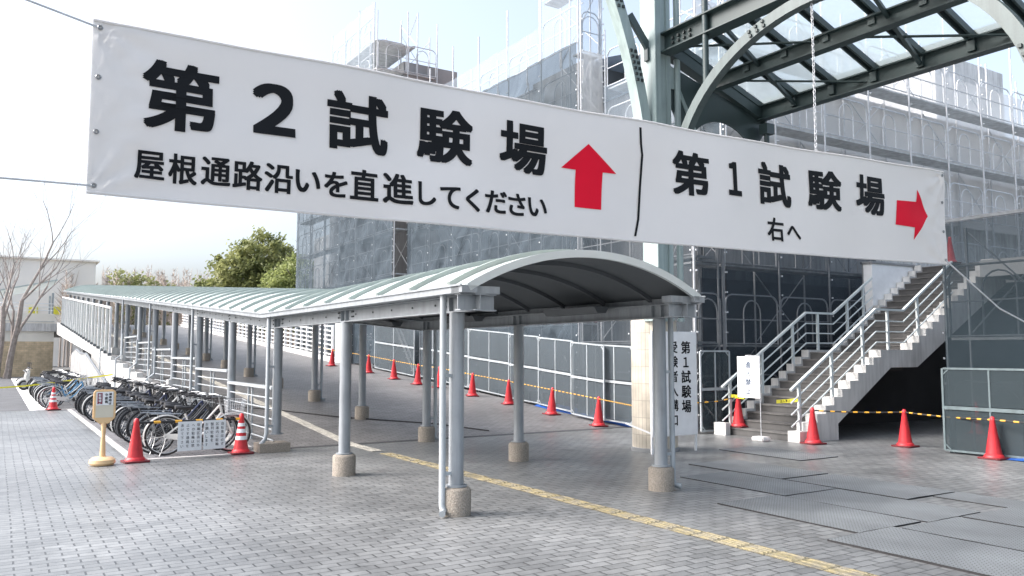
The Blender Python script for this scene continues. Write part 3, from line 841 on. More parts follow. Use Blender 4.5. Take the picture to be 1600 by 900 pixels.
for i in range(5):
    (s0, t0), (s1, t1) = D_[i], D_[i + 1]
    g.add([front(s0 - .014, t0), front(s0 + .014, t0), front(s1 + .014, t1), front(s1 - .014, t1)], [(0, 1, 2, 3)])
g.build('divider_line', 'ink', ban)
for s_ in (0.045, BL - 0.05):
    for t_ in (0.05, 0.42, 0.80, 1.15):
        g = MB(); c = bpt(s_, t_ + (0.05 if s_ > 5 else 0), 0.006)
        g.tube([(c[0] + 0.014 * math.cos(a), c[1], c[2] + 0.014 * math.sin(a)) for a in [2 * PI * k / 10 for k in range(10)]], 0.006, 5, closed=True)
        g.build('eyelet', 'chrome', ban)
# ropes that hold it
def rope(name, pts, r, m, label, cat, n=6):
    g = MB(); g.tube(pts, r, n); return tag(g.build(name, m, None, pts[0], smooth=True), label, cat)
tl = bpt(0.045, 1.15); bl = bpt(0.045, 0.05); br_ = bpt(BL - 0.05, 0.1)
rope('banner_rope', [tl, (tl[0] - 1.5, tl[1], tl[2] + 0.33), (tl[0] - 6, tl[1] + .1, tl[2] + 1.5)], 0.008, 'galv', 'thin pale rope from the upper left corner of the banner', 'rope')
rope('banner_rope', [bl, (bl[0] - 1.5, bl[1], bl[2] - 0.02), (bl[0] - 6, bl[1] + .1, bl[2] + 0.02)], 0.008, 'galv', 'thin pale rope from the lower left corner of the banner', 'rope')
rope('banner_rope', [br_, (7.9, -1.75, 2.38), (9.9, -1.6, 1.95)], 0.011, 'white', 'white rope from the lower right corner of the banner to the scaffold', 'rope')

# ================================================================== STEEL AND GLASS CANOPY
can = thing('steel_canopy', 'grey green riveted steel canopy with arches and a sloping glass roof', 'canopy', (5.67, 2.9, 0))
CX, CY = 5.67, 2.9
def hcol(g, x, y, z0, z1, wd=0.42, dp=0.42):
    g.box(x - wd / 2, x - wd / 2 + 0.03, y - dp / 2, y + dp / 2, z0, z1); g.box(x + wd / 2 - 0.03, x + wd / 2, y - dp / 2, y + dp / 2, z0, z1)
    g.box(x - wd / 2 + 0.031, x + wd / 2 - 0.031, y - 0.015, y + 0.015, z0, z1)
for yc in (CY, -3.9):
    g = MB()
    g.box(CX - 0.21, CX - 0.08, yc - 0.17, yc + 0.17, 2.3, 11); g.box(CX - 0.079, CX + 0.21, yc - 0.11, yc + 0.23, 2.3, 11)
    g.box(CX - 0.24, CX - 0.211, yc - 0.2, yc + 0.2, 2.3, 11); g.box(CX + 0.08, CX + 0.1, yc - 0.135, yc - 0.111, 2.3, 11)
    g.build('column', 'green_lit', can, bevel=0.006)
g = MB(); g.tube([(CX + 0.42, CY - 0.05, 2.3), (CX + 0.42, CY - 0.05, 11)], 0.06, 12); g.tube([(CX + 0.42, CY - 0.05, 4.3), (CX + 0.42, CY - 0.05, 4.5)], 0.09, 12)
g.build('drain_pipe', 'green_lit', can, smooth=True)
# arches between the columns, in the plane of the columns
def arch_plate(pts, wd, dp, fl=0.26, rib=True):
    """curved I-section: web plate of depth dp with flanges of width fl"""
    gg = MB(); vs_ = []; fs_ = []
    P_ = [Vector(p) for p in pts]
    inn, out = [], []
    for i, p in enumerate(P_):
        tng = (P_[min(i + 1, len(P_) - 1)] - P_[max(i - 1, 0)]).normalized()
        nn = Vector((0, -tng.z, tng.y)) if abs(tng.x) < 1e-6 else Vector((-tng.z, 0, tng.x))
        inn.append(p - nn * dp / 2); out.append(p + nn * dp / 2)
    hw = Vector((fl / 2, 0, 0)) if abs((P_[1] - P_[0]).x) < 1e-6 else Vector((0, fl / 2, 0))
    for i in range(len(P_)):
        vs_ += [inn[i] - hw, inn[i] + hw, out[i] + hw, out[i] - hw]
    for i in range(len(P_) - 1):
        a = 4 * i; b = a + 4
        for j in range(4):
            q = (j + 1) % 4; fs_.append((a + j, a + q, b + q, b + j))
    e = 4 * (len(P_) - 1)
    fs_ += [(0, 3, 2, 1), (e, e + 1, e + 2, e + 3)]
    return gg.add(vs_, fs_)
pts = []
for k in range(41):
    a = PI * (0.0 + k / 40)
    pts.append((CX, -0.5 + 2.98 * math.cos(a), 4.55 + 2.42 * math.sin(a)))
ap = arch_plate(pts, 0.2, 0.17, 0.15).build('arch', 'green_half_lit', can, label='near steel arch that spans between the columns')
def rivets(pos, nrm_axis, r=0.022):
    g = MB()
    for p in pos:
        if nrm_axis == 0: g.box(p[0] - 0.02, p[0] + 0.02, p[1] - r, p[1] + r, p[2] - r, p[2] + r)
        else: g.box(p[0] - r, p[0] + r, p[1] - 0.02, p[1] + 0.02, p[2] - r, p[2] + r)
    return g
rv = []
for a in (0.30, 0.34, 0.38, 0.62 * PI, 0.645 * PI, 0.67 * PI, 0.9 * PI, 0.915 * PI, 0.93 * PI, 0.40 * PI, 0.385 * PI, 0.37 * PI):
    for dd in (-0.04, 0.04):
        rv.append((CX - 0.085, -0.5 + (2.98 + dd) * math.cos(a), 4.55 + (2.42 + dd) * math.sin(a)))
b = rivets(rv, 0).build('rivet', 'bolt', can); b.parent = ap
# curved bracket on the outer side of the column
pts = []
for k in range(21):
    a = k / 20
    pts.append((5.45 - 0.05 - 1.35 * a ** 1.9, CY, 4.6 + 4.6 * a))
bp_ = arch_plate(pts, 0.2, 0.2, 0.22).build('bracket', 'green_lit', can, label='curved bracket on the outer side of the column')
rv = [(5.4 - 1.35 * ((z - 4.6) / 4.6) ** 1.9 + dx, CY - 0.115, z) for z in (6.55, 6.65, 6.75, 6.85, 6.95, 7.05, 7.9, 7.8) for dx in (-0.05, 0.05)]
b = rivets(rv, 1, 0.025).build('rivet', 'bolt', can); b.parent = bp_
g = MB(); g.bar((5.0, CY, 7.75), (5.5, CY, 7.15), 0.06, 0.14); g.box(5.38, 5.46, CY - 0.05, CY + 0.05, 6.98, 7.22); g.build('strut', 'green', can)
# longitudinal beams
EX, EZ = 8.3, 6.58          # eave chord
RXb, RZb = 5.75, 7.48      # ridge side beam
MX, MZ = 7.02, 7.08
Y0c, Y1c = CY + 0.0, -9.0
def chord(x, z, h, fl, name, m='green'):
    g = MB()
    g.bar((x, Y0c, z - h / 2), (x, Y1c, z - h / 2), 0.03, h); g.bar((x, Y0c, z), (x, Y1c, z), fl, 0.024); g.bar((x, Y0c, z - h), (x, Y1c, z - h), fl, 0.024)
    return g.build(name, m, can)
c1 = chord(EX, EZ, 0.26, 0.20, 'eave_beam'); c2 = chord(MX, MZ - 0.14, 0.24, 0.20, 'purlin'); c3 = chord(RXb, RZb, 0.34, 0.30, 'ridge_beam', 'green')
b = rivets([(RXb - 0.04, CY - 0.35 - 0.14 * k, RZb - 0.12 - 0.09 * j) for k in range(4) for j in range(2)], 0).build('rivet', 'bolt', can); b.parent = c3
g = MB(); g.bar((EX + 0.1, Y0c, EZ + 0.10), (EX + 0.1, Y1c, EZ + 0.10), 0.12, 0.12); g.build('gutter', 'green', can)
slope = (EZ - RZb) / (EX - RXb)
def zr(x): return RZb + 0.03 + (x - RXb) * slope
nb = 14
for k in range(nb + 1):
    y = CY - 0.06 - k * 0.835
    g = MB()
    for dy in (-0.05, 0.05):
        g.bar((RXb + 0.05, y + dy, zr(RXb + .05) - 0.02), (EX + 0.05, y + dy, zr(EX + .05) - 0.02), 0.035, 0.11)
    g.bar((RXb + 0.05, y, zr(RXb + .05) + 0.045), (EX + 0.05, y, zr(EX + .05) + 0.045), 0.06, 0.012)
    for xx in (MX, EX - 0.03):
        g.box(xx - 0.05, xx + 0.05, y - 0.06, y + 0.06, zr(xx) - 0.24, zr(xx) - 0.07)
    g.build('glazing_bar', 'green', can)
    if k < nb:
        g = MB(); a0, a1 = RXb + 0.1, EX + 0.02
        g.add([(a0, y - 0.09, zr(a0) + 0.03), (a1, y - 0.09, zr(a1) + 0.03), (a1, y - 0.745, zr(a1) + 0.03), (a0, y - 0.745, zr(a0) + 0.03),
               (a0, y - 0.09, zr(a0) + 0.038), (a1, y - 0.09, zr(a1) + 0.038), (a1, y - 0.745, zr(a1) + 0.038), (a0, y - 0.745, zr(a0) + 0.038)],
              [(3, 2, 1, 0), (4, 5, 6, 7), (0, 1, 5, 4), (1, 2, 6, 5), (2, 3, 7, 6), (3, 0, 4, 7)])
        g.build('pane', 'glass', can)
# diagonal ties under the glazing
for k in range(4):
    ya = CY - 0.1 - k * 2.5
    for (xa, xb) in ((RXb + 0.1, MX), (MX, EX)):
        g = MB(); g.bar((xa, ya, zr(xa) - 0.18), (xb, ya - 2.3, zr(xb) - 0.18), 0.07, 0.02); g.build('tie_bar', 'green', can)
    g = MB(); g.bar((RXb + 0.1, ya - 1.3, zr(RXb) - 0.25), (EX, ya - 1.3 + 0.5, zr(EX) - 0.2), 0.06, 0.06); g.build('tie_bar', 'green', can)
# end frame in the plane of the column: plate with a circular cut, rafters and braces
yE = CY - 0.0
poly = [(5.9, 6.35), (6.05, 6.1), (6.25, 5.55)]
cx_, cz_, rr_ = 7.25, 5.2, 0.98
for k in range(13):
    a = PI * 0.86 - k * (PI * 0.62) / 12
    poly.append((cx_ + rr_ * math.cos(a), cz_ + rr_ * math.sin(a) * 0.95))
poly += [(8.3, 5.9), (8.42, 6.05), (8.42, 6.35), (7.0, 6.7), (5.9, 7.0)]
g = MB(); g.prism(poly, 1, yE - 0.02, yE + 0.02); g.build('gusset_plate', 'green', can)
g = MB(); g.bar((5.88, yE, 7.28), (8.45, yE, 7.28 + slope * 2.57), 0.22, 0.2); g.build('end_rafter', 'green', can)
g = MB(); g.bar((5.9, yE, 7.0), (6.55, yE, 5.82), 0.08, 0.08); g.bar((5.88, yE, 5.55), (6.9, yE, 5.72), 0.2, 0.1); g.build('strut', 'green_lit', can)
g = MB(); g.box(5.9, 6.02, yE - 0.05, yE + 0.05, 6.55, 6.95); g.build('gusset_plate', 'green_lit', can)
g = MB(); g.tube([(CX, 1.72, 6.25), (CX, 1.72, 10.5)], 0.055, 10); g.build('hanger', 'green', can, smooth=True)
g = MB(); g.box(EX - 0.1, EX + 0.12, CY - 0.3, CY - 0.1, 6.0, 6.2); g.tube([(EX, CY - 0.2, 5.2), (EX, CY - 0.2, 6.0)], 0.05, 10); g.build('rain_outlet', 'green', can)

# chain hanging from the arch
g = MB(); z = 6.95; k = 0
while z > 3.6:
    ring = []
    for j in range(10):
        a = 2 * PI * j / 10; dx, dz = 0.017 * math.cos(a), 0.034 * math.sin(a)
        ring.append((CX + (dx if k % 2 else 0), -0.42 + (0 if k % 2 else dx), z + dz))
    g.tube(ring, 0.0055, 5, closed=True); z -= 0.05; k += 1
tag(g.build('chain', 'galv', None, (CX, -0.42, 3.6)), 'thin silver chain hanging from the steel arch behind the banner', 'chain')

# tiled round pier under the steel column
t = thing('tiled_pier', 'round pier clad in narrow ivory tiles beneath the steel column', 'pier', (5.82, 3.28, 0))
g = MB(); g.lathe([(0.41, 0.07), (0.41, 2.32), (0.39, 2.34)], (5.82, 3.28, 0), 40); g.build('shaft', 'coltile', t, smooth=True)
g = MB(); g.lathe([(0.43, 0.0), (0.43, 0.06), (0.42, 0.069)], (5.82, 3.28, 0), 40); g.build('base', 'concb', t, smooth=True)

# ================================================================== BUILDING BEHIND THE SCAFFOLD
bd = thing('building', 'large grey building under renovation wrapped in scaffold and mesh sheets', 'building', (14, 12, 0))
g = MB(); g.box(10.2, 40, 6.4, 33, 0, 8.9); g.build('wall', mat('grey_render', (0.115, 0.122, 0.13), 0.8, var=0.25, scale=0.7, streak=0.3), bd)
g = MB(); g.box(10.25, 40, 6.37, 6.399, 3.96, 8.9); g.build('wall', 'concw', bd)
g = MB(); g.box(10.4, 26, 33.05, 36, 0, 8.0); g.build('wall', 'concb', bd)
g = MB(); g.box(10.0, 14.5, 10.8, 13.5, 8.95, 10.35); g.build('parapet', 'concb', bd)
g = MB(); g.box(10.0, 12.6, 23.5, 27.5, 8.95, 14.2); g.build('stair_tower', 'concb', bd)
g = MB(); g.box(10.0, 11.4, 13.52, 23.48, 8.95, 10.2); g.build('parapet', 'concb', bd)
# eave band with ribs along the front, and the curved roof
g = MB(); g.box(10.1, 42, 5.98, 6.36, 7.02, 7.72)
for k in range(64):
    g.box(10.15 + k * 0.5, 10.25 + k * 0.5, 5.90, 5.975, 7.05, 7.70)
g.build('eave_band', 'concw', bd)
vs_ = []; fs_ = []
for k in range(9):
    a = k / 8; yy = 6.0 + 5.0 * a; z_ = 8.92 + 1.3 * math.sin(a * PI / 2)
    vs_ += [(10.1, yy, z_), (42, yy, z_)]
for k in range(8): fs_.append((2 * k, 2 * k + 1, 2 * k + 3, 2 * k + 2))
vs_ += [(10.1, 11, 8.91), (42, 11, 8.91), (10.1, 6, 8.91), (42, 6, 8.91)]; n0 = 18
fs_ += [(16, 17, n0 + 1, n0), (0, 1, n0 + 3, n0 + 2), (n0, n0 + 1, n0 + 3, n0 + 2)]
g = MB(); g.add(vs_, fs_); g.build('roof', mat('pale_blue_roof', (0.42, 0.50, 0.60), 0.5), bd, smooth=True)
for (x0, x1, y0, y1, z0) in ((12.8, 22, 14, 23, 10.25), (11.5, 22, 28, 33, 9.6)):
    g = MB(); ym = (x0 + x1) / 2
    g.prism([(x0, z0), (x1, z0), (ym, z0 + 2.2)], 1, y0, y1); g.build('tiled_roof', 'rooftile', bd)
g = MB(); g.box(26, 31, 9.5, 13, 8.95, 13.4); g.build('roof_block', 'concw', bd)

# ================================================================== SCAFFOLDS
def arch_frame(mb, P_, wd, h, r=0.021):
    """hoop with rounded shoulders and a small arch inside, standing between two poles; P_(s, z) gives a site point"""
    c = 0.22; L_ = 0.06; R_ = wd - 0.06
    pts = [P_(L_, 0)] + [P_(L_, h - c)]
    for k in range(1, 5):
        a = k / 4 * PI / 2; pts.append(P_(L_ + c * (1 - math.cos(a)), h - c + c * math.sin(a)))
    for k in range(0, 5):
        a = k / 4 * PI / 2; pts.append(P_(R_ - c + c * math.sin(a), h - c + c * math.cos(a)))
    pts.append(P_(R_, 0))
    mb.tube(pts, r, 5)
    mx, ar = wd * 0.5, 0.28
    pts = [P_(mx - ar, 0.0), P_(mx - ar, h - 0.42)]
    for k in range(1, 8):
        a = PI - k / 8 * PI; pts.append(P_(mx + ar * math.cos(a), h - 0.42 + 0.3 * math.sin(a)))
    pts += [P_(mx + ar, h - 0.42), P_(mx + ar, 0.0)]
    mb.tube(pts, r * 0.8, 5)
    mb.tube([P_(L_, h * 0.5), P_(R_, h * 0.5)], r * 0.8, 5)
    mb.tube([P_(L_, 0.02), P_(R_, 0.02)], r * 0.8, 5)

def scaffold(label, ax, f, a0, nb, z0, nl, sheets, out=-1, bay=1.829, lift=1.725, depth=0.75, clip=True, rail=True, extra_top=0.0,
             tube='galv', deck=True, brace=True, ground=0.0, group='scaffolds around the building', wr=0.05):
    """ax 'y': face at x = f running along y; ax 'x': face at y = f running along x.  sheets: material per lift (None = bare)"""
    def Q(s, dpt, z):
        return (f - out * dpt * 1.0, a0 + s, z) if ax == 'y' else (a0 + s, f - out * dpt, z)
    base = Q(nb * bay / 2, depth / 2, z0)
    t = thing('scaffold', label, 'scaffold', base, group)
    zt = z0 + nl * lift
    for i in range(nb + 1):
        for dp in ((0.0, depth) if i % 1 == 0 else (0.0,)):
            g = MB(); top = zt + (extra_top if dp == 0 else extra_top * 0.3) + (0.25 if i % 2 else 0.0)
            g.tube([Q(i * bay, dp, ground), Q(i * bay, dp, top)], 0.0243, 6)
            if dp == 0 and clip:
                z = z0 + 0.3
                while z < zt:
                    p = Q(i * bay + 0.03, -0.05, z); g.box(p[0] - .018, p[0] + .018, p[1] - .018, p[1] + .018, z - .018, z + .018); z += 0.45
            g.build('pole', tube, t)
    for j in range(nl):
        zb = z0 + j * lift
        if deck and j > 0:
            g = MB(); p0 = Q(0.02, 0.10, zb - 0.05); p1 = Q(nb * bay - 0.02, depth - 0.1, zb - 0.005)
            g.box(min(p0[0], p1[0]), max(p0[0], p1[0]), min(p0[1], p1[1]), max(p0[1], p1[1]), zb - 0.05, zb - 0.005)
            g.build('deck', 'deck', t)
        for i in range(nb):
            g = MB(); arch_frame(g, lambda s, z, i=i, zb=zb: Q(i * bay + s, 0.03, zb + z), bay, lift * (0.62 if rail else 0.9)); g.build('guard_frame', tube, t)
            if brace and (i + j) % 2 == 0:
                g = MB(); g.tube([Q(i * bay + 0.05, depth, zb + 0.1), Q((i + 1) * bay - 0.05, depth, zb + lift - 0.1)], 0.015, 5)
                g.tube([Q((i + 1) * bay - 0.05, depth, zb + 0.1), Q(i * bay + 0.05, depth, zb + lift - 0.1)], 0.015, 5); g.build('cross_brace', tube, t)
            sm = sheets[j] if j < len(sheets) else None
            if sm:
                g = MB(); ns, nz = 15, 15; vs_ = []
                for a in range(ns + 1):
                    for b_ in range(nz + 1):
                        u_, v_ = a / ns, b_ / nz
                        s_ = i * bay + bay * u_; z_ = zb + lift * v_
                        pin = (u_ * (1 - u_) * 4) ** 0.6
                        q = mnoise.noise(Vector((s_ * 1.1 + f * 3.1, z_ * 1.0, 7.3 * f))) + 0.6 * mnoise.noise(Vector((s_ * 2.6 + z_ * 1.7, z_ * 0.9, f))) + 0.5 * mnoise.noise(Vector((s_ * 1.3 - z_ * 3.0, s_ * 2.0, f + 4))) + 0.9 * (0.35 - abs(mnoise.noise(Vector((s_ * 1.5 + z_ * 0.9, z_ * 1.4 - s_ * .6, f * 2 + 9)))))
                        p = Q(s_, -0.065 - wr * q * pin, z_); vs_.append(p)
                fs_ = [(a * (nz + 1) + b_, (a + 1) * (nz + 1) + b_, (a + 1) * (nz + 1) + b_ + 1, a * (nz + 1) + b_ + 1) for a in range(ns) for b_ in range(nz)]
                g.add(vs_, fs_); g.build('mesh_sheet', sm, t, smooth=True)
    return t
# left block of the facade (L), next block (A), low block (B), high return, front facade (C), right block (D)
scaffold('tall scaffold at the far left end of the building under pale grey mesh', 'y', 8.5, 20.9, 6, 1.3, 6, ['sheetA'] * 6, lift=1.75, bay=2.0, ground=0.8, wr=0.11)
scaffold('bare scaffold tower with thin mesh rising above the far left roof', 'y', 8.6, 23.4, 3, 11.8, 3, ['sheetT'] * 3, lift=1.55, bay=1.7, depth=2.0, clip=False, ground=11.8)
scaffold('scaffold face across the end of the far roof tower', 'x', 23.3, 8.7, 2, 11.8, 2, [None, None], lift=1.9, bay=1.4, clip=False, deck=True, ground=11.8, extra_top=0.5)
scaffold('long scaffold of creased grey mesh above the ramp and cones', 'y', 9.05, 9.8, 6, 0.6, 5, ['sheetA'] * 5, lift=1.95, bay=1.829, ground=0.2, wr=0.11, extra_top=0.0)
scaffold('top guard rail of the scaffold above the ramp with thin mesh', 'y', 9.05, 11.7, 4, 10.36, 1, ['sheetT'], lift=1.0, bay=1.829, deck=False, brace=False, clip=False, ground=10.3, extra_top=1.0)
scaffold('taller scaffold corner with thin mesh beside the steel column', 'y', 9.05, 9.8, 1, 10.36, 2, ['sheetT', 'sheetT'], lift=1.8, bay=1.85, clip=False, ground=10.36, extra_top=0.6)
scaffold('narrow scaffold end with thin mesh behind the banner near the steel column', 'x', 9.75, 9.1, 1, 4.4, 5, ['sheet', 'sheet', 'sheetU', 'sheetT', None], lift=1.9, bay=0.72, ground=0.2, depth=0.5)
scaffold('dark sheeted scaffold behind the tiled pier and canopy', 'y', 8.6, 5.05, 2, 0.1, 3, ['sheet'] * 3, lift=1.9, bay=2.1, ground=0, wr=0.06)
scaffold('upper scaffold with thin mesh seen left of the steel column', 'y', 9.75, 5.1, 2, 5.8, 3, ['sheetA', 'sheetT', None], lift=1.65, bay=2.2, ground=5.8, wr=0.04)
scaffold('lower front scaffold of dark mesh with arched guard frames behind the stairs', 'x', 5.05, 8.6, 6, 0.05, 3, ['sheet'] * 3, ground=0, lift=1.75, bay=1.0, depth=0.7) if False else None
scaffold('front scaffold of dark mesh and arched guard frames behind the stairs', 'x', 5.02, 9.5, 3, 0.1, 3, ['sheet'] * 3, lift=1.83, bay=1.85, ground=0, wr=0.05)
scaffold('short dark mesh bay at the corner beside the white sign board', 'x', 5.04, 8.6, 1, 0.1, 3, ['sheet'] * 3, lift=1.83, bay=0.88, ground=0, wr=0.04)
scaffold('upper front scaffold of bare arched frames over pale mesh at right', 'x', 5.02, 9.5, 12, 5.62, 3, [None, None, None], lift=1.66, bay=1.85, ground=3.9, extra_top=0.7)
scaffold('front scaffold bays beyond the white parapet at the head of the stairs', 'x', 5.03, 15.1, 9, 3.9, 1, [None], lift=1.66, bay=1.85, ground=3.9)
t = scaffold('black framed scaffold with dark mesh at the right beside the underpass', 'y', 10.0, -7.07, 4, 0.0, 2, ['sheetD', 'sheetD'], lift=2.02, bay=1.829, tube='galvd', ground=0, wr=0.03)
g = MB(); g.bar((9.93, -7.2, 4.08), (9.93, 0.35, 4.08), 0.06, 0.06); g.build('top_rail', 'galvd', t)
# pale dust sheets hung on the back of the upper frames
t = thing('dust_sheet', 'pale translucent dust sheet hung behind the upper front scaffold', 'sheet', (20, 5.85, 5.6))
for k in range(12):
    g = MB(); x0 = 9.5 + k * 1.85; vs_ = []
    for a in range(11):
        for b_ in range(21):
            x_ = x0 + a * 0.184; z_ = 5.6 + b_ * 0.235
            vs_.append((x_, 5.86 + 0.05 * mnoise.noise(Vector((x_ * 1.5, z_ * 1.2, 2.0))), z_))
    g.add(vs_, [(a * 21 + b_, (a + 1) * 21 + b_, (a + 1) * 21 + b_ + 1, a * 21 + b_ + 1) for a in range(10) for b_ in range(20)])
    g.build('sheet_panel', 'sheetU', t, smooth=True)

# ---- mesh fence panels
def fence_panel(label, pa, pb, z0, h, m='panel', tube='steelp', zb=None, group='mesh fence panels'):
    """framed panel from pa to pb (x, y), foot at z0 (zb at the far end), with a middle rail and a centre upright"""
    A = Vector((pa[0], pa[1], z0)); B = Vector((pb[0], pb[1], z0 if zb is None else zb)); up = Vector((0, 0, h))
    t = thing('fence_panel', label, 'fence panel', ((pa[0] + pb[0]) / 2, (pa[1] + pb[1]) / 2, z0), group)
    g = MB(); c = 0.03
    dirv = (B - A).normalized()
    g.bar(A, A + up, .035, .035, up=dirv); g.bar(B, B + up, .035, .035, up=dirv)
    g.bar(A + dirv * .018, B - dirv * .018, .034, .034); g.bar(A + up + dirv * .018, B + up - dirv * .018, .034, .034)
    g.bar(A + up * .52 + dirv * .018, B + up * .52 - dirv * .018, .04, .06)
    Mi = (A + B) / 2; g.bar(Mi + up * 0.02, Mi + up * 0.505, .028, .028, up=dirv); g.bar(Mi + up * 0.54, Mi + up * 0.985, .028, .028, up=dirv)
    for s_ in (A, B):
        sg = 1 if s_ is A else -1
        for z_, zs in ((up * 0.0, 1), (up * 1.0, -1)):
            p = s_ + z_
            g.bar(p + dirv * sg * 0.10 + Vector((0, 0, zs * 0.02)), p + dirv * sg * 0.02 + Vector((0, 0, zs * 0.10)), .02, .02)
    g.build('frame', tube, t)
    g = MB(); nrm = dirv.cross(Vector((0, 0, 1))) * 0.004
    for (z0_, z1_) in ((0.012, 0.49), (0.55, 0.985)):
        p = [A + dirv * .02 + up * z0_, B - dirv * .02 + up * z0_, B - dirv * .02 + up * z1_, A + dirv * .02 + up * z1_]
        g.add([q - nrm for q in p] + [q + nrm for q in p], [(0, 1, 2, 3), (7, 6, 5, 4), (0, 4, 5, 1), (1, 5, 6, 2), (2, 6, 7, 3), (3, 7, 4, 0)])
    g.build('mesh_infill', m, t)
    return t
FP = [((8.30, 6.75), (8.22, 8.05), 'first mesh fence panel from the tiled pier'), ((8.12, 7.62), (8.12, 8.94), 'tall white framed mesh gate panel overlapping its neighbour'),
      ((8.32, 9.13), (8.40, 10.84), 'mesh fence panel just left of the white corner pole'), ((8.45, 10.9), (8.35, 12.3), 'mesh fence panel behind the fourth post of the canopy'),
      ((8.45, 12.35), (8.5, 14.95), 'wide mesh fence panel between two canopy posts'), ((8.5, 15.0), (8.55, 16.66), 'mesh fence panel left of the front canopy post'),
      ((8.6, 16.7), (8.6, 18.75), 'mesh fence panel next to the scaffold stairs'), ((8.4, 18.8), (8.35, 22.3), 'wide mesh fence panel in front of the scaffold stairs'),
      ((8.6, 22.4), (8.6, 25.1), 'farthest mesh fence panel beside the top of the cone line')]
for a, b, lab in FP:
    z0 = rz(a[1]) + 0.09
    fence_panel('pale framed ' + lab if not lab.startswith('tall') else lab, a, b, z0, 1.72 + 0.01 * a[1], zb=rz(b[1]) + 0.09)
fence_panel('dark mesh fence panel between the sign board and the stairs', (8.62, 4.92), (9.5, 4.92), 0.06, 1.72, 'paneld')
fence_panel('dark mesh fence panel at the edge of the underpass opening', (9.86, 0.28), (9.90, -1.3), 0.05, 1.42, 'paneld', 'frame')
fence_panel('dark mesh fence panel behind the last cone at right', (9.88, -1.35), (9.92, -3.0), 0.05, 1.42, 'paneld', 'frame')
# scaffold stair seen through the wide panel
t = thing('scaffold_stair', 'light metal scaffold stair behind the mesh fence on the ramp', 'stair', (8.75, 20, rz(20)))
g = MB()
for s in (0.0, 0.5):
    g.bar((8.7 + s * .3, 19.4, rz(19.4) + 0.1), (8.7 + s * .3, 21.8, rz(21) + 2.4), 0.03, 0.09)
for k in range(10):
    yy = 19.5 + k * 0.235; z_ = rz(19.4) + 0.2 + k * 0.235; g.box(8.68, 8.88, yy, yy + 0.2, z_, z_ + 0.03)
g.build('flight', 'white', t)
# blue tarpaulin along the foot of the scaffold
g = MB(); vs_ = []; fs_ = []
for i in range(41):
    y = 5.4 + i * 0.14
    for j in range(4):
        vs_.append((8.35 + j * 0.17, y, rz(y) + 0.015 + (0.10 if j in (1, 2) else 0.0) * abs(mnoise.noise(Vector((y * 2.2, j * 1.3, 0)))) + 0.05 * j * 0.5))
for i in range(40):
    for j in range(3): fs_.append((i * 4 + j, (i + 1) * 4 + j, (i + 1) * 4 + j + 1, i * 4 + j + 1))
g.add(vs_, fs_); tag(g.build('tarpaulin', 'tarp', None, (8.5, 8, 0), smooth=True), 'crumpled blue tarpaulin along the foot of the fence on the ramp', 'tarpaulin')
g = MB(); vs_ = []; fs_ = []
for i in range(25):
    y = -4 + i * 0.15
    for j in range(4): vs_.append((9.72 + j * 0.12, y, 0.012 + 0.06 * abs(mnoise.noise(Vector((y * 3.2, j * 1.3, 5)))) * (1 if j in (1, 2) else 0)))
for i in range(24):
    for j in range(3): fs_.append((i * 4 + j, (i + 1) * 4 + j, (i + 1) * 4 + j + 1, i * 4 + j + 1))
g.add(vs_, fs_); tag(g.build('tarpaulin', 'tarp', None, (9.9, -2, 0), smooth=True), 'blue tarpaulin under the dark fence behind the last cone', 'tarpaulin')

# white slatted fence on the far right side of the ramp
t = thing('slatted_fence', 'white slatted fence with a low kerb on the far right edge of the ramp', 'fence', (7.9, 30, rz(30)))
for k in range(10):
    y0 = 26 + k * 3.4; y1 = y0 + 3.38
    g = MB(); g.bar((7.95, y0, rz(y0) + 0.1), (7.95, y1, rz(y1) + 0.1), 0.2, 0.22); g.build('kerb', 'concw', t)
    g = MB()
    for i in range(7):
        z_ = 0.32 + i * 0.2; g.bar((7.95, y0, rz(y0) + z_), (7.95, y1, rz(y1) + z_), 0.035, 0.055)
    for i in range(4):
        yy = y0 + i * 0.845; g.box(7.90, 8.0, yy - 0.03, yy + 0.03, rz(yy) + 0.215, rz(yy) + 1.58)
    g.build('rail_panel', 'white', t)
t = thing('gate_panel', 'white site door and post at the lower end of the slatted fence', 'door', (8.3, 25.6, rz(25.6)))
g = MB(); g.box(8.02, 8.1, 24.9, 25.9, rz(25) + 0.05, rz(25) + 2.3); g.build('leaf', 'white', t)
g = MB(); g.box(7.99, 8.018, 25.0, 25.25, rz(25) + 1.45, rz(25) + 1.75); g.build('notice', mat('green_notice', (0.05, 0.22, 0.13), 0.5), t)

# ================================================================== STAIRS AND UNDERPASS
st = thing('staircase', 'outdoor staircase of grey block steps with a landing and white side strips', 'staircase', (9.0, 3.7, 0))
UA, UB = 2.95, 4.50
xs0 = 9.05; RH, TR = 0.16, 0.268
prof = []; x = xs0; z = 0.0
steps = []
for k in range(11):
    steps.append((x, z, x + TR)); z += RH; x += TR
LX0 = x - TR; x = LX0 + 1.15
for k in range(14):
    steps.append((x, z, x + TR)); z += RH; x += TR
g = MB()
for i, (xa, za, xb) in enumerate(steps):
    xe = steps[i + 1][0] if i + 1 < len(steps) else xb + 0.3
    g.box(xa, xe - 0.0005, UA, UB, max(-0.02, za - 0.25), za + RH - 0.035)
g.build('riser', 'stair', st)
for i, (xa, za, xb) in enumerate(steps):
    xe = steps[i + 1][0] if i + 1 < len(steps) else xb + 0.3
    g = MB(); g.box(xa - 0.02, xe - 0.001, UA, UB, za + RH - 0.034, za + RH); g.build('tread', mat('stair_tread%d' % 0, (0.105, 0.103, 0.10), 0.75, var=0.35, scale=4) if i == 0 else bpy.data.materials['stair_tread0'], st, bevel=0.006)
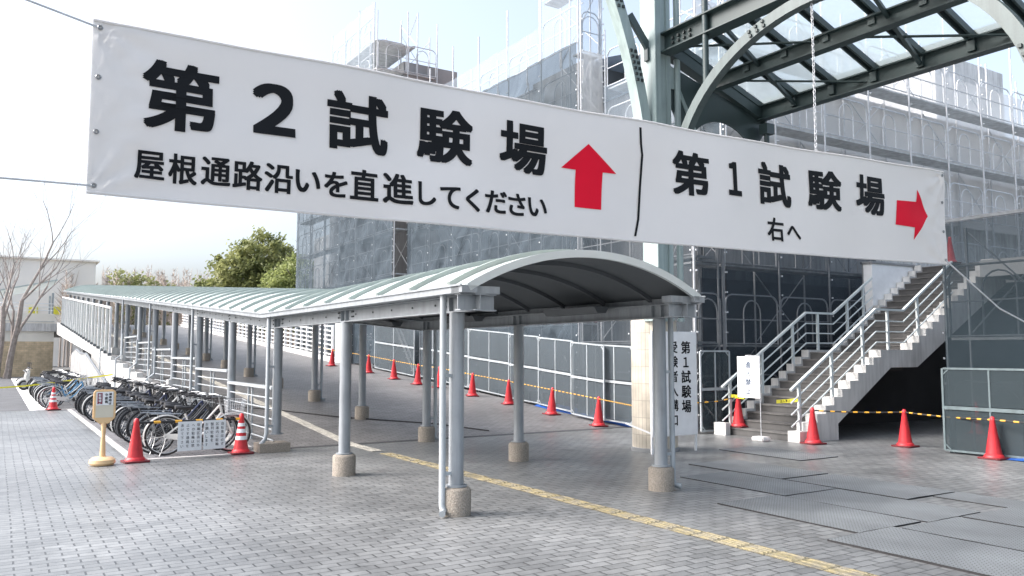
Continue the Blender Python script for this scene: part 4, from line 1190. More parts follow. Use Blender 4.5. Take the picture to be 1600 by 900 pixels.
def side_strip(u0, u1, under=True):
    top = []
    for i, (xa, za, xb) in enumerate(steps):
        xe = steps[i + 1][0] if i + 1 < len(steps) else xb + 0.3
        top += [(xa - 0.06, za + RH + 0.05), (xe - 0.06, za + RH + 0.05)]
    xl, zl = top[-1]
    bot = [(xl, zl - 0.6), (LX0 + 1.25, 11 * RH - 0.33), (LX0 + 0.28, 11 * RH - 0.33), (xs0 + 1.12, 0.32), (xs0 + 1.12, 0.0), (xs0 - 0.06, 0.0)] if under else [(xl, 0.0), (xs0 - 0.06, 0.0)]
    gg = MB(); gg.prism(top + bot, 1, u0, u1); return gg
side_strip(2.66, UA - 0.002).build('stringer', 'conc', st)
side_strip(UB + 0.002, UB + 0.2).build('stringer', 'conc', st)
def stair_rail(u, lab):
    parts = []
    def zs(x):
        if x < LX0: return 0.1 + (x - xs0) * RH / TR
        if x < LX0 + 1.0: return 0.1 + (LX0 - xs0) * RH / TR
        return 0.1 + (LX0 - xs0) * RH / TR + (x - LX0 - 1.0) * RH / TR
    xe = 14.75 if u < 4 else 14.3
    kn = [xs0 - 0.12, LX0, LX0 + 1.0, xe]
    for i, h in enumerate((0.98, 0.73, 0.5, 0.27)):
        g = MB(); p = [(xx, u, zs(xx) + h) for xx in kn]
        if i == 0:
            for q in range(3): g.bar(p[q], p[q + 1], 0.06, 0.045)
            g.build('handrail', 'fascia', st)
        else:
            g.tube(p, 0.017, 8); g.build('rail', 'fascia', st)
    for xx in (xs0 + 0.12, xs0 + 1.15, xs0 + 2.2, LX0 + 0.42, LX0 + 1.55, LX0 + 2.2 if u > 4 else LX0 + 2.7, LX0 + 3.6):
        if xx > xe: continue
        g = MB(); g.box(xx - 0.03, xx + 0.03, u - 0.022, u + 0.022, zs(xx) - 0.02, zs(xx) + 0.96); g.build('baluster', 'fascia', st)
stair_rail(2.80, 'r'); stair_rail(UB + 0.1, 'l')
g = MB(); g.box(xs0 - 0.2, xs0 - 0.061, UB - 0.05, UB + 0.28, 0, 0.26); g.build('plinth', 'concw', st)
t = thing('parapet', 'white rendered parapet wall beside the head of the stairs', 'wall', (15.5, 4.95, 0))
g = MB(); g.box(14.5, 17.6, 4.72, 5.0, 0, 4.02); g.build('wall', 'white', t)
g = MB(); g.box(14.45, 17.65, 4.68, 5.015, 4.021, 4.07); g.build('coping', 'concb', t)
dk = thing('deck_block', 'concrete underpass, walls coloured dark for shade, beneath the upper deck right of the stairs', 'underpass', (14, 0, 0))
g = MB(); g.box(15.6, 40, -12, 2.6, 3.55, 3.95); g.box(17.7, 40, 2.61, 6.3, 3.55, 3.95); g.build('deck_slab', 'concb', dk)
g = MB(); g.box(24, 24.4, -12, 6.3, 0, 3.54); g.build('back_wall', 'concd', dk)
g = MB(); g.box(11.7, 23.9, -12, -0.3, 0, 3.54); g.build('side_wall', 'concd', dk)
g = MB(); g.box(9.7, 23.9, 5.9, 6.05, 0, 3.5); g.box(17.62, 23.9, 4.75, 4.99, 0.0, 3.5) ; g.build('inner_shade_wall', 'concd', dk)  # dark faces added so the space behind the stairs reads as shade
g = MB(); g.prism([(10.35, 0), (17.6, 0), (17.6, 3.4), (13.2, 1.40), (12.15, 1.40)], 1, 4.56, 4.66); g.build('inner_shade_wall', 'concd', dk)  # dark panel added under the left stringer in place of shade
for yy in (-1.3, -2.9):
    g = MB(); g.box(11.2, 11.55, yy - 0.2, yy + 0.2, 0, 3.5); g.build('pillar', 'concw', dk)

# ================================================================== SIGNS
t = thing('sign_board', 'tall white sign board with black vertical writing in front of the tiled pier', 'sign', (5.87, 2.82, 0))
SY = 2.80
g = MB(); g.box(5.34, 6.41, SY, SY + 0.025, 0.29, 2.12); g.build('board', 'white', t, bevel=0.004)
for xx in (5.36, 6.39):
    g = MB(); g.box(xx - 0.02, xx + 0.02, SY + 0.026, SY + 0.06, 0.0, 2.05); g.build('leg', 'white', t)
g = MB(); g.bar((5.36, SY + 0.06, 0.35), (5.2, SY + 0.55, 0.5), 0.025, 0.025); g.build('stay', 'white', t)
sf = lambda s, z_: (5.34 + s, SY - 0.003, z_)
g = MB(); column_text(g, '第１試験場', 0.80, 1.97, 0.26, 0.235, sf, 0.022)
g.build('lettering', 'ink', t)
g = MB(); column_text(g, '受験者入構口', 0.50, 1.97, 0.255, 0.215, sf, 0.02); g.build('lettering', 'ink', t)
g = MB(); column_text(g, '受験者は受験票を提示してください', 0.215, 1.95, 0.0935, 0.088, sf, 0.006); g.build('lettering', 'ink', t)

t = thing('notice_stand', 'white no entry notice on a thin metal stand before the stairs', 'sign', (8.62, 3.45, 0))
NX = 8.6
g = MB(); g.box(NX, NX + 0.02, 3.28, 3.86, 0.84, 1.67); g.build('board', 'paper', t, bevel=0.003)
g = MB(); g.tube([(NX + 0.03, 3.30, 0.1), (NX + 0.03, 3.30, 1.69), (NX + 0.03, 3.66, 1.69)], 0.009, 6); g.build('pole', 'galv', t)
g = MB(); g.box(NX - 0.1, NX + 0.14, 3.15, 3.45, 0.0, 0.09); g.build('weight', 'concw', t, bevel=0.02)
nf = lambda s, z_: (NX - 0.003, 3.86 - s, z_)
g = MB(); LAY[:] = [-0.0002, 0.0]; column_text(g, '進入禁止', 0.29, 1.59, 0.175, 0.145, nf, 0.02); LAY[:] = [0.0, -0.0002]; g.build('lettering', 'blueink', t)

t = thing('pedestal_sign', 'cream plastic pedestal sign on a round foot beside the bicycles', 'sign', (-2.82, 6.36, 0))
px, py = -2.82, 6.36
# faces the camera: turn about its own axis
g = MB(); g.lathe([(0.05, 0.0), (0.16, 0.005), (0.19, 0.04), (0.185, 0.09), (0.14, 0.125), (0.05, 0.135)], (px, py, 0), 28); g.build('foot', 'cream', t, smooth=True)
g = MB(); g.tube([(px, py, 0.13), (px, py, 0.45), (px, py, 0.66)], [0.045, 0.03, 0.04], 12); g.build('stem', 'cream', t, smooth=True)
hw, z0, z1 = 0.16, 0.64, 1.17
pl = [(px - 0.06, z0), (px + 0.06, z0), (px + hw, z0 + 0.09), (px + hw, z1 - 0.04), (px + hw - 0.04, z1), (px - hw + 0.04, z1), (px - hw, z1 - 0.04), (px - hw, z0 + 0.09)]
g = MB(); g.prism(pl, 1, py - 0.03, py + 0.03); hd = g.build('head', 'cream', t, bevel=0.01)
g = MB(); g.box(px - 0.125, px + 0.125, py - 0.034, py - 0.0305, z0 + 0.1, z1 - 0.03); g.build('panel', 'creamw', t)
g = MB(); g.box(px - 0.12, px + 0.115, py - 0.037, py - 0.0345, z0 + 0.29, z1 - 0.035); g.build('notice', 'paper', t)
g = MB(); g.box(px - 0.105, px - 0.035, py - 0.0395, py - 0.0375, z0 + 0.31, z1 - 0.05); g.build('red_strip', 'maroon', t)
pf = lambda s, z_: (px + s, py - 0.0405, z_)
g = MB(); column_text(g, '満車時は', 0.075, z1 - 0.045, 0.048, 0.042, pf, 0.02); column_text(g, '中庭側', 0.02, z1 - 0.05, 0.055, 0.045, pf, 0.02); g.build('lettering', 'ink', t)
g = MB(); column_text(g, '駐輪場へ', -0.07, z1 - 0.06, 0.045, 0.042, pf, 0.02); g.build('lettering', 'paper', t)

# ================================================================== CONES AND STRIPED ROPES
def make_cone(label, striped=False):
    t = thing('traffic_cone', label, 'traffic cone', (0, 0, 0), 'red traffic cones')
    g = MB(); s = 0.19
    g.prism([(-s, -s + .03), (-s + .03, -s), (s - .03, -s), (s, -s + .03), (s, s - .03), (s - .03, s), (-s + .03, s), (-s, s - .03)], 2, 0.0, 0.028)
    g.build('base', 'conebase', t, bevel=0.006)
    g = MB(); g.lathe([(0.155, 0.028), (0.15, 0.05), (0.133, 0.075), (0.122, 0.08), (0.04, 0.60), (0.042, 0.605), (0.042, 0.64), (0.034, 0.675), (0.02, 0.69)], (0, 0, 0), 24)
    g.build('body', 'cone', t, smooth=True)
    if striped:
        for z0, z1 in ((0.24, 0.305), (0.36, 0.425), (0.47, 0.525)):
            r0 = 0.122 - (z0 - 0.08) * 0.1577 + 0.0025; r1 = 0.122 - (z1 - 0.08) * 0.1577 + 0.0025
            g = MB(); g.lathe([(r0 - 0.004, z0), (r0, z0), (r1, z1), (r1 - 0.004, z1)], (0, 0, 0), 24); g.build('stripe', 'paper', t, smooth=True)
    return t
RC = [(7.81, 7.45), (7.84, 9.43), (7.85, 11.52), (7.8, 13.5), (7.86, 15.79), (7.18 + .4, 16.8), (7.18 + .35, 18.6), (7.54, 20.92), (7.21, 24.02)]
c0 = None
for i, (x, y) in enumerate(RC):
    lab = 'red traffic cone on the ramp, %s from the tiled pier along the rope' % ORD[i]
    if c0 is None: c0 = make_cone(lab); c = c0
    else: c = copy_tree(c0); c['label'] = lab
    place(c, x, y, rz(y) + 0.004, rnd.uniform(-.4, .4)); c.rotation_euler.x = rnd.uniform(-.02, .02) + (0.05 if y > KINK else 0); c.rotation_euler.y = rnd.uniform(-.025, .025)
for x, y, z, lab in ((9.22, 4.42, 0.165, 'red traffic cone standing on the bottom step of the stairs'), (9.07, 2.42, 0.002, 'red traffic cone by the right foot of the stairs'),
                     (10.13, 1.2, 0.002, 'red traffic cone in front of the dark underpass'), (9.72, -0.62, 0.002, 'red traffic cone before the dark fence panel at the right edge'),
                     (13.6, 1.75, 0.002, 'red traffic cone deep inside the dark underpass')):
    c = copy_tree(c0); c['label'] = lab; place(c, x, y, z, rnd.uniform(-.3, .3))
c = copy_tree(c0); c['label'] = 'red traffic cone half hidden at the head of the stairs'; place(c, 16.3, 3.7, 4.02, 0)
c = copy_tree(c0); c['label'] = 'plain red cone at the near end of the bicycles beside the pedestal sign'; place(c, -2.33, 6.5, 0.002, 0.1)
s0 = make_cone('white striped red cone beside the third left walkway post', True); place(s0, -0.62, 6.72, 0.004, 0)
c = copy_tree(s0); c['label'] = 'white striped red cone in front of the blue bicycle'; place(c, -2.75, 20.7, 0.014, 0.2)

def striped(name, pts, r, label, cat, step=0.14, ratio=(0.62, 0.38), sag=0.0, cols=('black', 'yellow')):
    g = MB(); P_ = [Vector(p) for p in pts]
    for i in range(len(P_) - 1):
        a, b = P_[i], P_[i + 1]; Ls = (b - a).length; n = max(1, int(Ls / step))
        def at(f): 
            q = a.lerp(b, f); return q - Vector((0, 0, sag * 4 * f * (1 - f)))
        for k in range(n):
            f0, f1 = k / n, (k + 1) / n; fm = f0 + (f1 - f0) * ratio[0]
            g.cur = 0; g.tube([at(f0), at(fm)], r, 8); g.cur = 1; g.tube([at(fm), at(f1)], r * 1.12, 8)
    return tag(g.build(name, list(cols), None, pts[0], smooth=True), label, cat)
tops = [(x, y, rz(y) + 0.64) for x, y in RC]
striped('striped_rope', [(6.2, 4.3, 0.72), tops[0]] + tops[1:] + [(7.6, 27, rz(27) + .6)], 0.011, 'yellow and black rope linking the cones up the ramp', 'rope', 0.16, (0.42, 0.58))
striped('striped_rope', [(8.35, 5.0, 0.66), (8.95, 4.75, 0.7), (9.22, 4.42, 0.80)], 0.011, 'short yellow and black rope from the sign board to the stair cone', 'rope', 0.2)
striped('striped_rope', [(9.07, 2.42, 0.64), (10.13, 1.2, 0.64), (9.72, -0.62, 0.64), (9.6, -3.0, 0.66)], 0.013, 'yellow and black rope across the front of the underpass', 'rope', 0.2, (0.6, 0.4), 0.02)
striped('cone_bar', [(-2.3, 6.5, 0.62), (-0.62, 6.72, 0.60)], 0.02, 'yellow and black plastic bar between the two cones before the bicycles', 'barrier bar', 0.29, (0.68, 0.32))
# paper notices hanging from the bar
for (x0, x1, lab, cols) in ((-1.69, -1.30, 'left white paper notice hanging from the striped bar', ('駐輪区画以外', 'への駐輪は禁', '止です通路を', 'あけて下さい')), (-1.27, -0.90, 'right white paper notice hanging from the striped bar', ('自転車は必ず', '区画内に駐輪', '整列駐輪を', 'お願いします'))):
    t = thing('paper_notice', lab, 'notice', (x0, 6.55, 0.1), 'paper notices on the bar')
    yk = lambda x_: 6.5 + (x_ + 2.3) / 1.68 * 0.22 - 0.026
    g = MB(); A = [(x0, yk(x0), 0.10 + .02), (x1, yk(x1), 0.10 + .02), (x1, yk(x1), 0.605), (x0, yk(x0), 0.605)]
    g.add(A + [(p[0], p[1] + 0.002, p[2]) for p in A], [(0, 1, 2, 3), (7, 6, 5, 4), (0, 4, 5, 1), (1, 5, 6, 2), (2, 6, 7, 3), (3, 7, 4, 0)])
    g.build('sheet', 'paper', t)
    g = MB(); nf2 = lambda s, z_: (x0 + s, yk(x0 + s) - 0.003, z_)
    for q, cc in enumerate(cols): column_text(g, cc, (x1 - x0) - 0.055 - q * 0.088, 0.575, 0.068, 0.055, nf2, 0.01)
    g.build('lettering', 'ink', t)
def tape(pts, wd, label, words=True):
    g = MB(); P_ = [Vector(p) for p in pts]
    vs_ = []
    for p in P_: vs_ += [p + Vector((0, 0, -wd / 2)), p + Vector((0, 0, wd / 2)), p + Vector((0.003, 0.003, -wd / 2)), p + Vector((0.003, 0.003, wd / 2))]
    fs_ = []
    for i in range(len(P_) - 1):
        a = 4 * i; b = a + 4; fs_ += [(a, b, b + 1, a + 1), (a + 2, a + 3, b + 3, b + 2), (a + 1, b + 1, b + 3, a + 3), (a, a + 2, b + 2, b)]
    g.add(vs_, fs_)
    t = thing('warning_tape', label, 'tape', pts[0]); g.build('strip', 'tape', t)
    if words:
        g = MB(); a, b = P_[0], P_[-1]; d_ = (b - a); Ls = d_.length; d_.normalize(); s_ = 0.12; k = 0
        nn = d_.cross(Vector((0, 0, 1))) * 0.006
        while s_ < Ls - 0.1:
            o_ = a + d_ * s_ + nn
            put_em(g, '立入禁止'[k % 4], 0, 0, wd * 0.75, lambda s, z_: tuple(o_ + d_ * s + Vector((0, 0, z_))), 0.02)
            s_ += wd * (0.9 if k % 4 != 3 else 2.4); k += 1
        g.build('lettering', 'ink', t)
    return t
tape([(9.17, 4.60, 0.82), (9.16, 4.2, 0.80)], 0.07, 'yellow warning tape tied to the left stair rail')
tape([(9.10, 3.30, 0.76), (9.12, 3.0, 0.79), (9.13, 2.80, 0.82)], 0.07, 'yellow warning tape across the bottom of the stairs')
tape([(-3.4, 24.5, 0.62), (-2.2, 24.8, 0.75), (-0.65, 25.2, 0.95)], 0.055, 'yellow warning tape stretched over the far bicycles', False)
tape([(-12.0, 25.5, 0.35), (-7, 25, 0.38), (-3.4, 24.5, 0.62)], 0.05, 'yellow warning tape running low across the asphalt road', False)

# ================================================================== GROUND MATS
ML = [(-1.15, 0.66, 3.92, 4.92, 'ribbed mat touching the foot of the front right canopy post'), (-2.93, -1.08, 2.84, 3.86, 'ribbed mat nearest the yellow tactile strip'),
      (-4.75, -2.95, 2.33, 3.35, 'ribbed mat with a black edge nearest the camera'), (-2.98, -1.19, 3.9, 4.9, 'ribbed mat in the middle of the mat patch'),
      (-0.25, 1.55, 4.95, 5.95, 'ribbed mat in front of the white sign board'), (-4.8, -3.02, 3.39, 4.4, 'ribbed mat beside the nearest mat on the building side'),
      (0.9, 2.68, 6.8, 7.75, 'ribbed mat farthest back near the stairs'), (-2.1, -0.3, 4.95, 5.95, 'ribbed mat behind the middle mat towards the underpass'),
      (-4.85, -3.03, 4.45, 5.4, 'ribbed mat third from the nearest towards the underpass'), (-3.95, -2.13, 5.42, 5.98, 'narrow ribbed mat strip near the right edge')]
for i, (y0, y1, x0, x1, lab) in enumerate(ML):
    g = MB(); z = 0.012 + 0.0035 * (i % 3)
    nx, ny = 6, 10; vs_ = []
    for a in range(nx + 1):
        for b in range(ny + 1):
            xx = x0 + (x1 - x0) * a / nx; yy = y0 + (y1 - y0) * b / ny
            vs_.append((xx, yy, z + 0.006 * abs(mnoise.noise(Vector((xx * 2, yy * 2, i))))))
    top = len(vs_)
    fs_ = [(a * (ny + 1) + b, (a + 1) * (ny + 1) + b, (a + 1) * (ny + 1) + b + 1, a * (ny + 1) + b + 1) for a in range(nx) for b in range(ny)]
    g.add(vs_, fs_)
    g.cur = 1; g.box(x0, x1, y0, y1, 0.001, z - 0.001)
    o = g.build('rubber_mat', ['ribmat', 'black'], None, ((x0 + x1) / 2, (y0 + y1) / 2, 0)); o.rotation_euler.z += rnd.uniform(-.012, .012)
    tag(o, 'grey ' + lab, 'mat', 'ribbed rubber mats')
rope('hose', [(0.2, 13.5, rz(13.5) + .02), (1.6, 11.9, rz(11.9) + .02), (2.6, 10.4, rz(10.4) + .02), (3.0, 10.0, rz(10.0) + .02), (4.2, 8.9, rz(8.9) + .02), (4.9, 7.6, 0.05)], 0.014, 'black', 'thin black hose lying across the ramp past the canopy posts', 'hose')

# ================================================================== BICYCLES
def circle(cx, cz, r, y=0.0, n=28, a0=0.0, a1=2 * PI, end=False):
    m = n + 1 if end else n
    return [(cx + r * math.cos(a0 + (a1 - a0) * k / n), y, cz + r * math.sin(a0 + (a1 - a0) * k / n)) for k in range(m)]
def make_bike(label, paint, basket=True, rack=True, guard='blackg', rim='chrome', saddle='black', group='bicycles parked beside the ramp'):
    t = thing('bicycle', label, 'bicycle', (0, 0, 0), group)
    RX, FX, ZW, RW = -0.535, 0.545, 0.335, 0.318
    for cx in (RX, FX):
        g = MB(); g.tube(circle(cx, ZW, RW - 0.022), 0.011, 5, closed=True)
        for k in range(18):
            a = 2 * PI * k / 18; s = 0.02 if k % 2 else -0.02
            g.tube([(cx + 0.02 * math.cos(a + 1), s, ZW + 0.02 * math.sin(a + 1)), (cx + (RW - .03) * math.cos(a), 0, ZW + (RW - .03) * math.sin(a))], 0.0016, 3)
        g.tube([(cx, -0.045, ZW), (cx, 0.045, ZW)], 0.02, 8)
        wh = g.build('wheel', rim, t, smooth=True)
        g = MB(); g.tube(circle(cx, ZW, RW), 0.018, 7, closed=True); ty = g.build('tyre', 'black', t, smooth=True); ty.parent = wh
    g = MB(); BB = (-0.08, 0, 0.29); HD = (0.37, 0, 0.70); HT = (0.335, 0, 0.83); ST_ = (-0.235, 0, 0.70)
    g.tube([HD, (0.2, 0, 0.47), (0.05, 0, 0.33), BB], 0.019, 7)
    g.tube([HT, (0.12, 0, 0.58), (-0.05, 0, 0.44), (-0.135, 0, 0.42)], 0.016, 7)
    g.tube([BB, ST_], 0.017, 7); g.tube([HD, HT], 0.022, 8)
    for s in (-0.05, 0.05):
        g.tube([BB, (RX, s, ZW)], 0.010, 5); g.tube([(-0.2, s * .4, 0.6), (RX, s, ZW)], 0.009, 5)
        g.tube([HD, (0.44, s, 0.60), (FX, s, ZW)], 0.012, 6)
    g.build('frame', paint, t, smooth=True)
    for cx, a0, a1 in ((RX, 0.25, 3.6), (FX, 0.15, 3.0)):
        g = MB(); vs_ = []; fs_ = []
        nk = 16
        for k in range(nk + 1):
            a = a0 + (a1 - a0) * k / nk
            for dy, dr in ((-0.028, -0.012), (-0.016, 0.008), (0.016, 0.008), (0.028, -0.012)):
                vs_.append((cx + (RW + 0.032 + dr) * math.cos(a), dy, ZW + (RW + 0.032 + dr) * math.sin(a)))
        for k in range(nk):
            for j in range(3): fs_.append((4 * k + j, 4 * k + j + 1, 4 * k + j + 5, 4 * k + j + 4))
        g.add(vs_, fs_); g.tube([(cx, -0.05, ZW), (cx + (RW + .03) * math.cos(a1 - .3), -0.028, ZW + (RW + .03) * math.sin(a1 - .3))], 0.004, 4)
        g.build('mudguard', guard, t, smooth=True)
    g = MB(); vs_ = []
    prof = [(-0.40, 0.095), (-0.34, 0.11), (-0.26, 0.08), (-0.18, 0.035), (-0.11, 0.022)]
    n = 10
    for (x, hw) in prof:
        for k in range(n):
            a = 2 * PI * k / n; vs_.append((x, hw * math.cos(a), 0.795 + 0.035 * math.sin(a) + (0.02 if x < -0.3 else 0)))
    fs_ = [(i * n + k, i * n + (k + 1) % n, (i + 1) * n + (k + 1) % n, (i + 1) * n + k) for i in range(4) for k in range(n)] + [tuple(range(n)), tuple(4 * n + k for k in range(n))]
    g.add(vs_, fs_); g.tube([(-0.235, 0, 0.70), (-0.255, 0, 0.78)], 0.013, 6); g.build('saddle', saddle, t, smooth=True)
    g = MB(); g.tube([HT, (0.315, 0, 0.96)], 0.013, 6)
    for s in (-1, 1):
        g.tube([(0.315, 0, 0.96), (0.33, s * 0.10, 0.99), (0.28, s * 0.22, 1.0), (0.12, s * 0.27, 0.98)], 0.011, 6)
    hb = g.build('handlebar', 'chrome', t, smooth=True)
    for s in (-1, 1):
        g = MB(); g.tube([(0.14, s * 0.265, 0.982), (0.02, s * 0.285, 0.965)], 0.018, 8); g.tube([(0.24, s * 0.24, 0.97), (0.08, s * 0.25, 0.93)], 0.006, 4)
        gp = g.build('grip', 'black', t, smooth=True); gp.parent = hb
    g = MB(); g.tube(circle(-0.08, 0.29, 0.085, -0.055, 18), 0.008, 5, closed=True); g.bar((-0.08, -0.075, 0.29), (0.03, -0.075, 0.16), 0.014, 0.02, up=(0, 1, 0)); g.bar((-0.08, 0.075, 0.29), (-0.19, 0.075, 0.42), 0.014, 0.02, up=(0, 1, 0))
    g.box(-0.01, 0.07, -0.16, -0.08, 0.148, 0.17); g.box(-0.23, -0.15, 0.08, 0.16, 0.412, 0.432)
    g.build('crankset', 'chrome', t)
    g = MB(); g.prism([(-0.02, 0.35), (-0.56, 0.375), (-0.58, 0.335), (-0.56, 0.295), (-0.05, 0.215), (0.0, 0.26)], 1, -0.062, -0.045); g.build('chain_case', guard, t, bevel=0.006)
    g = MB(); g.tube([(RX, -0.06, ZW), (RX - 0.03, -0.09, 0.18), (RX - 0.10, -0.13, 0.01)], 0.008, 5); g.tube([(RX, 0.06, ZW), (RX - 0.03, 0.09, 0.18), (RX - 0.10, 0.13, 0.01)], 0.008, 5)
    g.tube([(RX - 0.10, -0.13, 0.01), (RX - 0.10, 0.13, 0.01)], 0.008, 5); g.build('kickstand', 'chrome', t)
    if rack:
        g = MB()
        for s in (-0.055, 0, 0.055): g.tube([(-0.30, s, 0.70), (-0.78, s, 0.715)], 0.006, 5)
        for x in (-0.4, -0.55, -0.7): g.tube([(x, -0.055, 0.712), (x, 0.055, 0.712)], 0.005, 5)
        for s in (-0.055, 0.055): g.tube([(-0.68, s, 0.71), (RX, s, ZW)], 0.005, 5)
        g.build('carrier', 'chrome', t)
    if basket:
        g = MB()
        def ring(z, ex): return [(0.45 - ex * .4, -0.14 - ex, z), (0.70 + ex, -0.14 - ex, z), (0.70 + ex, 0.14 + ex, z), (0.45 - ex * .4, 0.14 + ex, z)]
        for k in range(6): g.tube(ring(0.66 + 0.05 * k, 0.01 * k), 0.005 if k == 5 else 0.0028, 4, closed=True)
        lo, hi = ring(0.66, 0), ring(0.91, 0.05)
        for e in range(4):
            for k in range(9):
                f = k / 8; a = Vector(lo[e]).lerp(Vector(lo[(e + 1) % 4]), f); b = Vector(hi[e]).lerp(Vector(hi[(e + 1) % 4]), f); g.tube([a, b], 0.0026, 3)
        for k in range(7): g.tube([(0.45, -0.14 + k * 0.0467, 0.66), (0.70, -0.14 + k * 0.0467, 0.66)], 0.0026, 3)
        g.build('basket', 'galv' if guard == 'silver' else 'black', t)
    g = MB(); g.lathe([(0.02, 0), (0.035, 0.03), (0.035, 0.05)], (0.43, 0.0, 0.60), 10); g.build('lamp', 'chrome', t)
    return t
protos = {
    'black': make_bike('p', 'blackg', False, True, 'blackg'), 'blackb': make_bike('p', 'blackg', True, True, 'blackg'),
    'silver': make_bike('p', 'silver', True, True, 'silver'), 'navy': make_bike('p', 'navy', True, False, 'blackg'), 'blue': make_bike('p', 'blue', False, False, 'silver')}
used = set()
def put_bike(kind, x, y, z, rot, label, lean, gr):
    if kind in used: o = copy_tree(protos[kind])
    else: o = protos[kind]; used.add(kind)
    o['label'] = label; o['group'] = gr
    o.location = W(x, y, z); o.rotation_euler = (lean, 0, TH + rot)
DESC = {'black': 'black bicycle without a basket', 'blackb': 'black bicycle with a basket', 'silver': 'silver bicycle with a basket', 'navy': 'navy bicycle with a basket', 'blue': 'blue bicycle without a basket'}
near = ['silver', 'blackb', 'black', 'navy', 'blackb', 'black', 'black', 'silver', 'black', 'blackb', 'navy', 'black', 'blackb', 'black', 'black', 'navy', 'black', 'blackb', 'black', 'silver', 'black', 'blackb', 'black', 'black', 'navy', 'black', 'blackb', 'black', 'black', 'blackb']
for i, kd in enumerate(near):
    y = 7.02 + i * 0.455 + rnd.uniform(-.06, .06)
    put_bike(kd, -1.30 + rnd.uniform(-.12, .10) - (0.18 if 17 < i < 24 else 0), y, 0.004, rnd.uniform(-.07, .07) - 0.02, '%s, %s from the striped bar in the near row' % (DESC[kd], ORD[i]), rnd.uniform(-.13, .06), 'near row of bicycles')
far = ['blue', 'silver', 'blackb', 'blue', 'black', 'silver', 'black', 'blackb', 'silver', 'navy', 'black', 'silver', 'blackb', 'black', 'silver', 'black', 'black', 'silver', 'blackb', 'navy']
for i, kd in enumerate(far):
    y = 21.5 + i * 0.62 + rnd.uniform(-.1, .1)
    put_bike(kd, -2.2 + rnd.uniform(-.12, .12), y, -0.002, rnd.uniform(-.1, .1), '%s on the asphalt, %s from the paved row' % (DESC[kd], ORD[i]), rnd.uniform(-.08, .04), 'far row of bicycles')
# motor scooters at the far end
def make_scooter(label, paint):
    t = thing('motor_scooter', label, 'scooter', (0, 0, 0), 'motor scooters at the far end')
    for cx in (-0.55, 0.62):
        g = MB(); g.tube(circle(cx, 0.24, 0.19), 0.05, 8, closed=True); wh = g.build('wheel', 'black', t, smooth=True)
        g = MB(); g.lathe([(0.13, -0.03), (0.13, 0.03)], (0, 0, 0), 14)
        g.v = [(cx + x_, z_, 0.24 + y_) for x_, y_, z_ in g.v]; r_ = g.build('rim', 'chrome', t); r_.parent = wh
    g = MB(); g.prism([(-0.85, 0.55), (-0.80, 0.75), (-0.2, 0.72), (-0.1, 0.35), (0.3, 0.30), (0.42, 0.55), (0.40, 0.95), (0.50, 0.98), (0.60, 0.5), (0.45, 0.22), (-0.3, 0.2), (-0.5, 0.42)], 1, -0.14, 0.14)
    g.build('body', paint, t, bevel=0.03, smooth=True)
    g = MB(); g.prism([(-0.82, 0.755), (-0.78, 0.83), (-0.3, 0.82), (-0.18, 0.74)], 1, -0.13, 0.13); g.build('seat', 'black', t, bevel=0.02)
    g = MB(); g.tube([(0.36, -0.32, 1.02), (0.44, 0, 1.0), (0.36, 0.32, 1.02)], 0.02, 8); g.build('handlebar', 'black', t)
    g = MB(); g.tube(circle(0.62, 0.24, 0.26, 0, 12, 0.3, 2.6, True), 0.045, 8); g.build('mudguard', paint, t, smooth=True)
    g = MB(); g.lathe([(0.03, 0), (0.09, 0.02), (0.09, 0.07)], (0.53, 0, 0.82), 12); g.build('headlight', 'chrome', t)
    g = MB()
    for s in (-1, 1): g.tube([(0.4, s * 0.24, 1.02), (0.4, s * 0.33, 1.22)], 0.008, 5); g.box(0.39, 0.41, s * 0.33 - .05, s * 0.33 + .05, 1.2, 1.28)
    g.build('mirror', 'black', t)
    return t
for k, (y, pt, lb) in enumerate(((36.6, 'silver', 'silver motor scooter between the bicycles and the tan wall, nearest of three'), (38.2, 'concw', 'white motor scooter in the middle of the three by the tan wall'), (39.8, 'blackg', 'black motor scooter last in line by the tan wall'))):
    s_ = make_scooter(lb, pt); s_.location = W(-2.5, y, 0); s_.rotation_euler = (0, 0, TH + PI + 0.1)

# ================================================================== FAR WALL, FAR BUILDING, TREES
t = thing('boundary_wall', 'cream wall over tan tiles with a white railing at the end of the road', 'wall', (-12, 62, 0))
g = MB(); g.box(-45, -0.7, 61.4, 62.2, -0.02, 2.55); g.build('tiled_base', 'tan', t)
g = MB(); g.box(-45, -0.7, 61.45, 62.15, 2.551, 4.6); g.build('rendered_wall', 'creamwall', t)
g = MB(); g.box(-45, -0.7, 61.40, 62.2, 4.0, 4.06); g.build('ledge', 'conc', t)
g = MB()
for z in (4.85, 5.1, 5.35): g.tube([(-45, 61.6, z), (-0.8, 61.6, z)], 0.03, 6)
for k in range(22): g.box(-45 + k * 2.05, -44.94 + k * 2.05, 61.57, 61.63, 4.601, 5.35)
g.build('railing', 'white', t)
t = thing('low_roof', 'low dark roofed shelter beyond the railing of the far wall', 'shelter', (-10, 70, 4))
g = MB(); g.box(-30, -5, 69, 73, 3.2, 4.9); g.build('wall', 'concd', t)
g = MB(); g.prism([(68.4, 4.95), (73.5, 4.95), (73.5, 5.2), (71, 6.0), (68.4, 5.15)], 0, -31, -4.5); g.build('roof', 'roof', t)
t = thing('walkway_annex', 'pale green side roof joining the far end of the covered walkway', 'walkway canopy', (-2, 63, 4))
g = MB(); g.prism([(-4.2, 6.3), (-0.6, 7.2), (-0.6, 7.1), (-4.2, 6.2)], 1, 61.6, 70); g.build('roof', 'roof', t)
for x_, y_ in ((-3.9, 63), (-3.9, 67), (-0.8, 63), (-0.8, 67)):
    g = MB(); g.tube([(x_, y_, 3.3), (x_, y_, 6.25)], 0.08, 8); g.build('post', 'steelp', t)
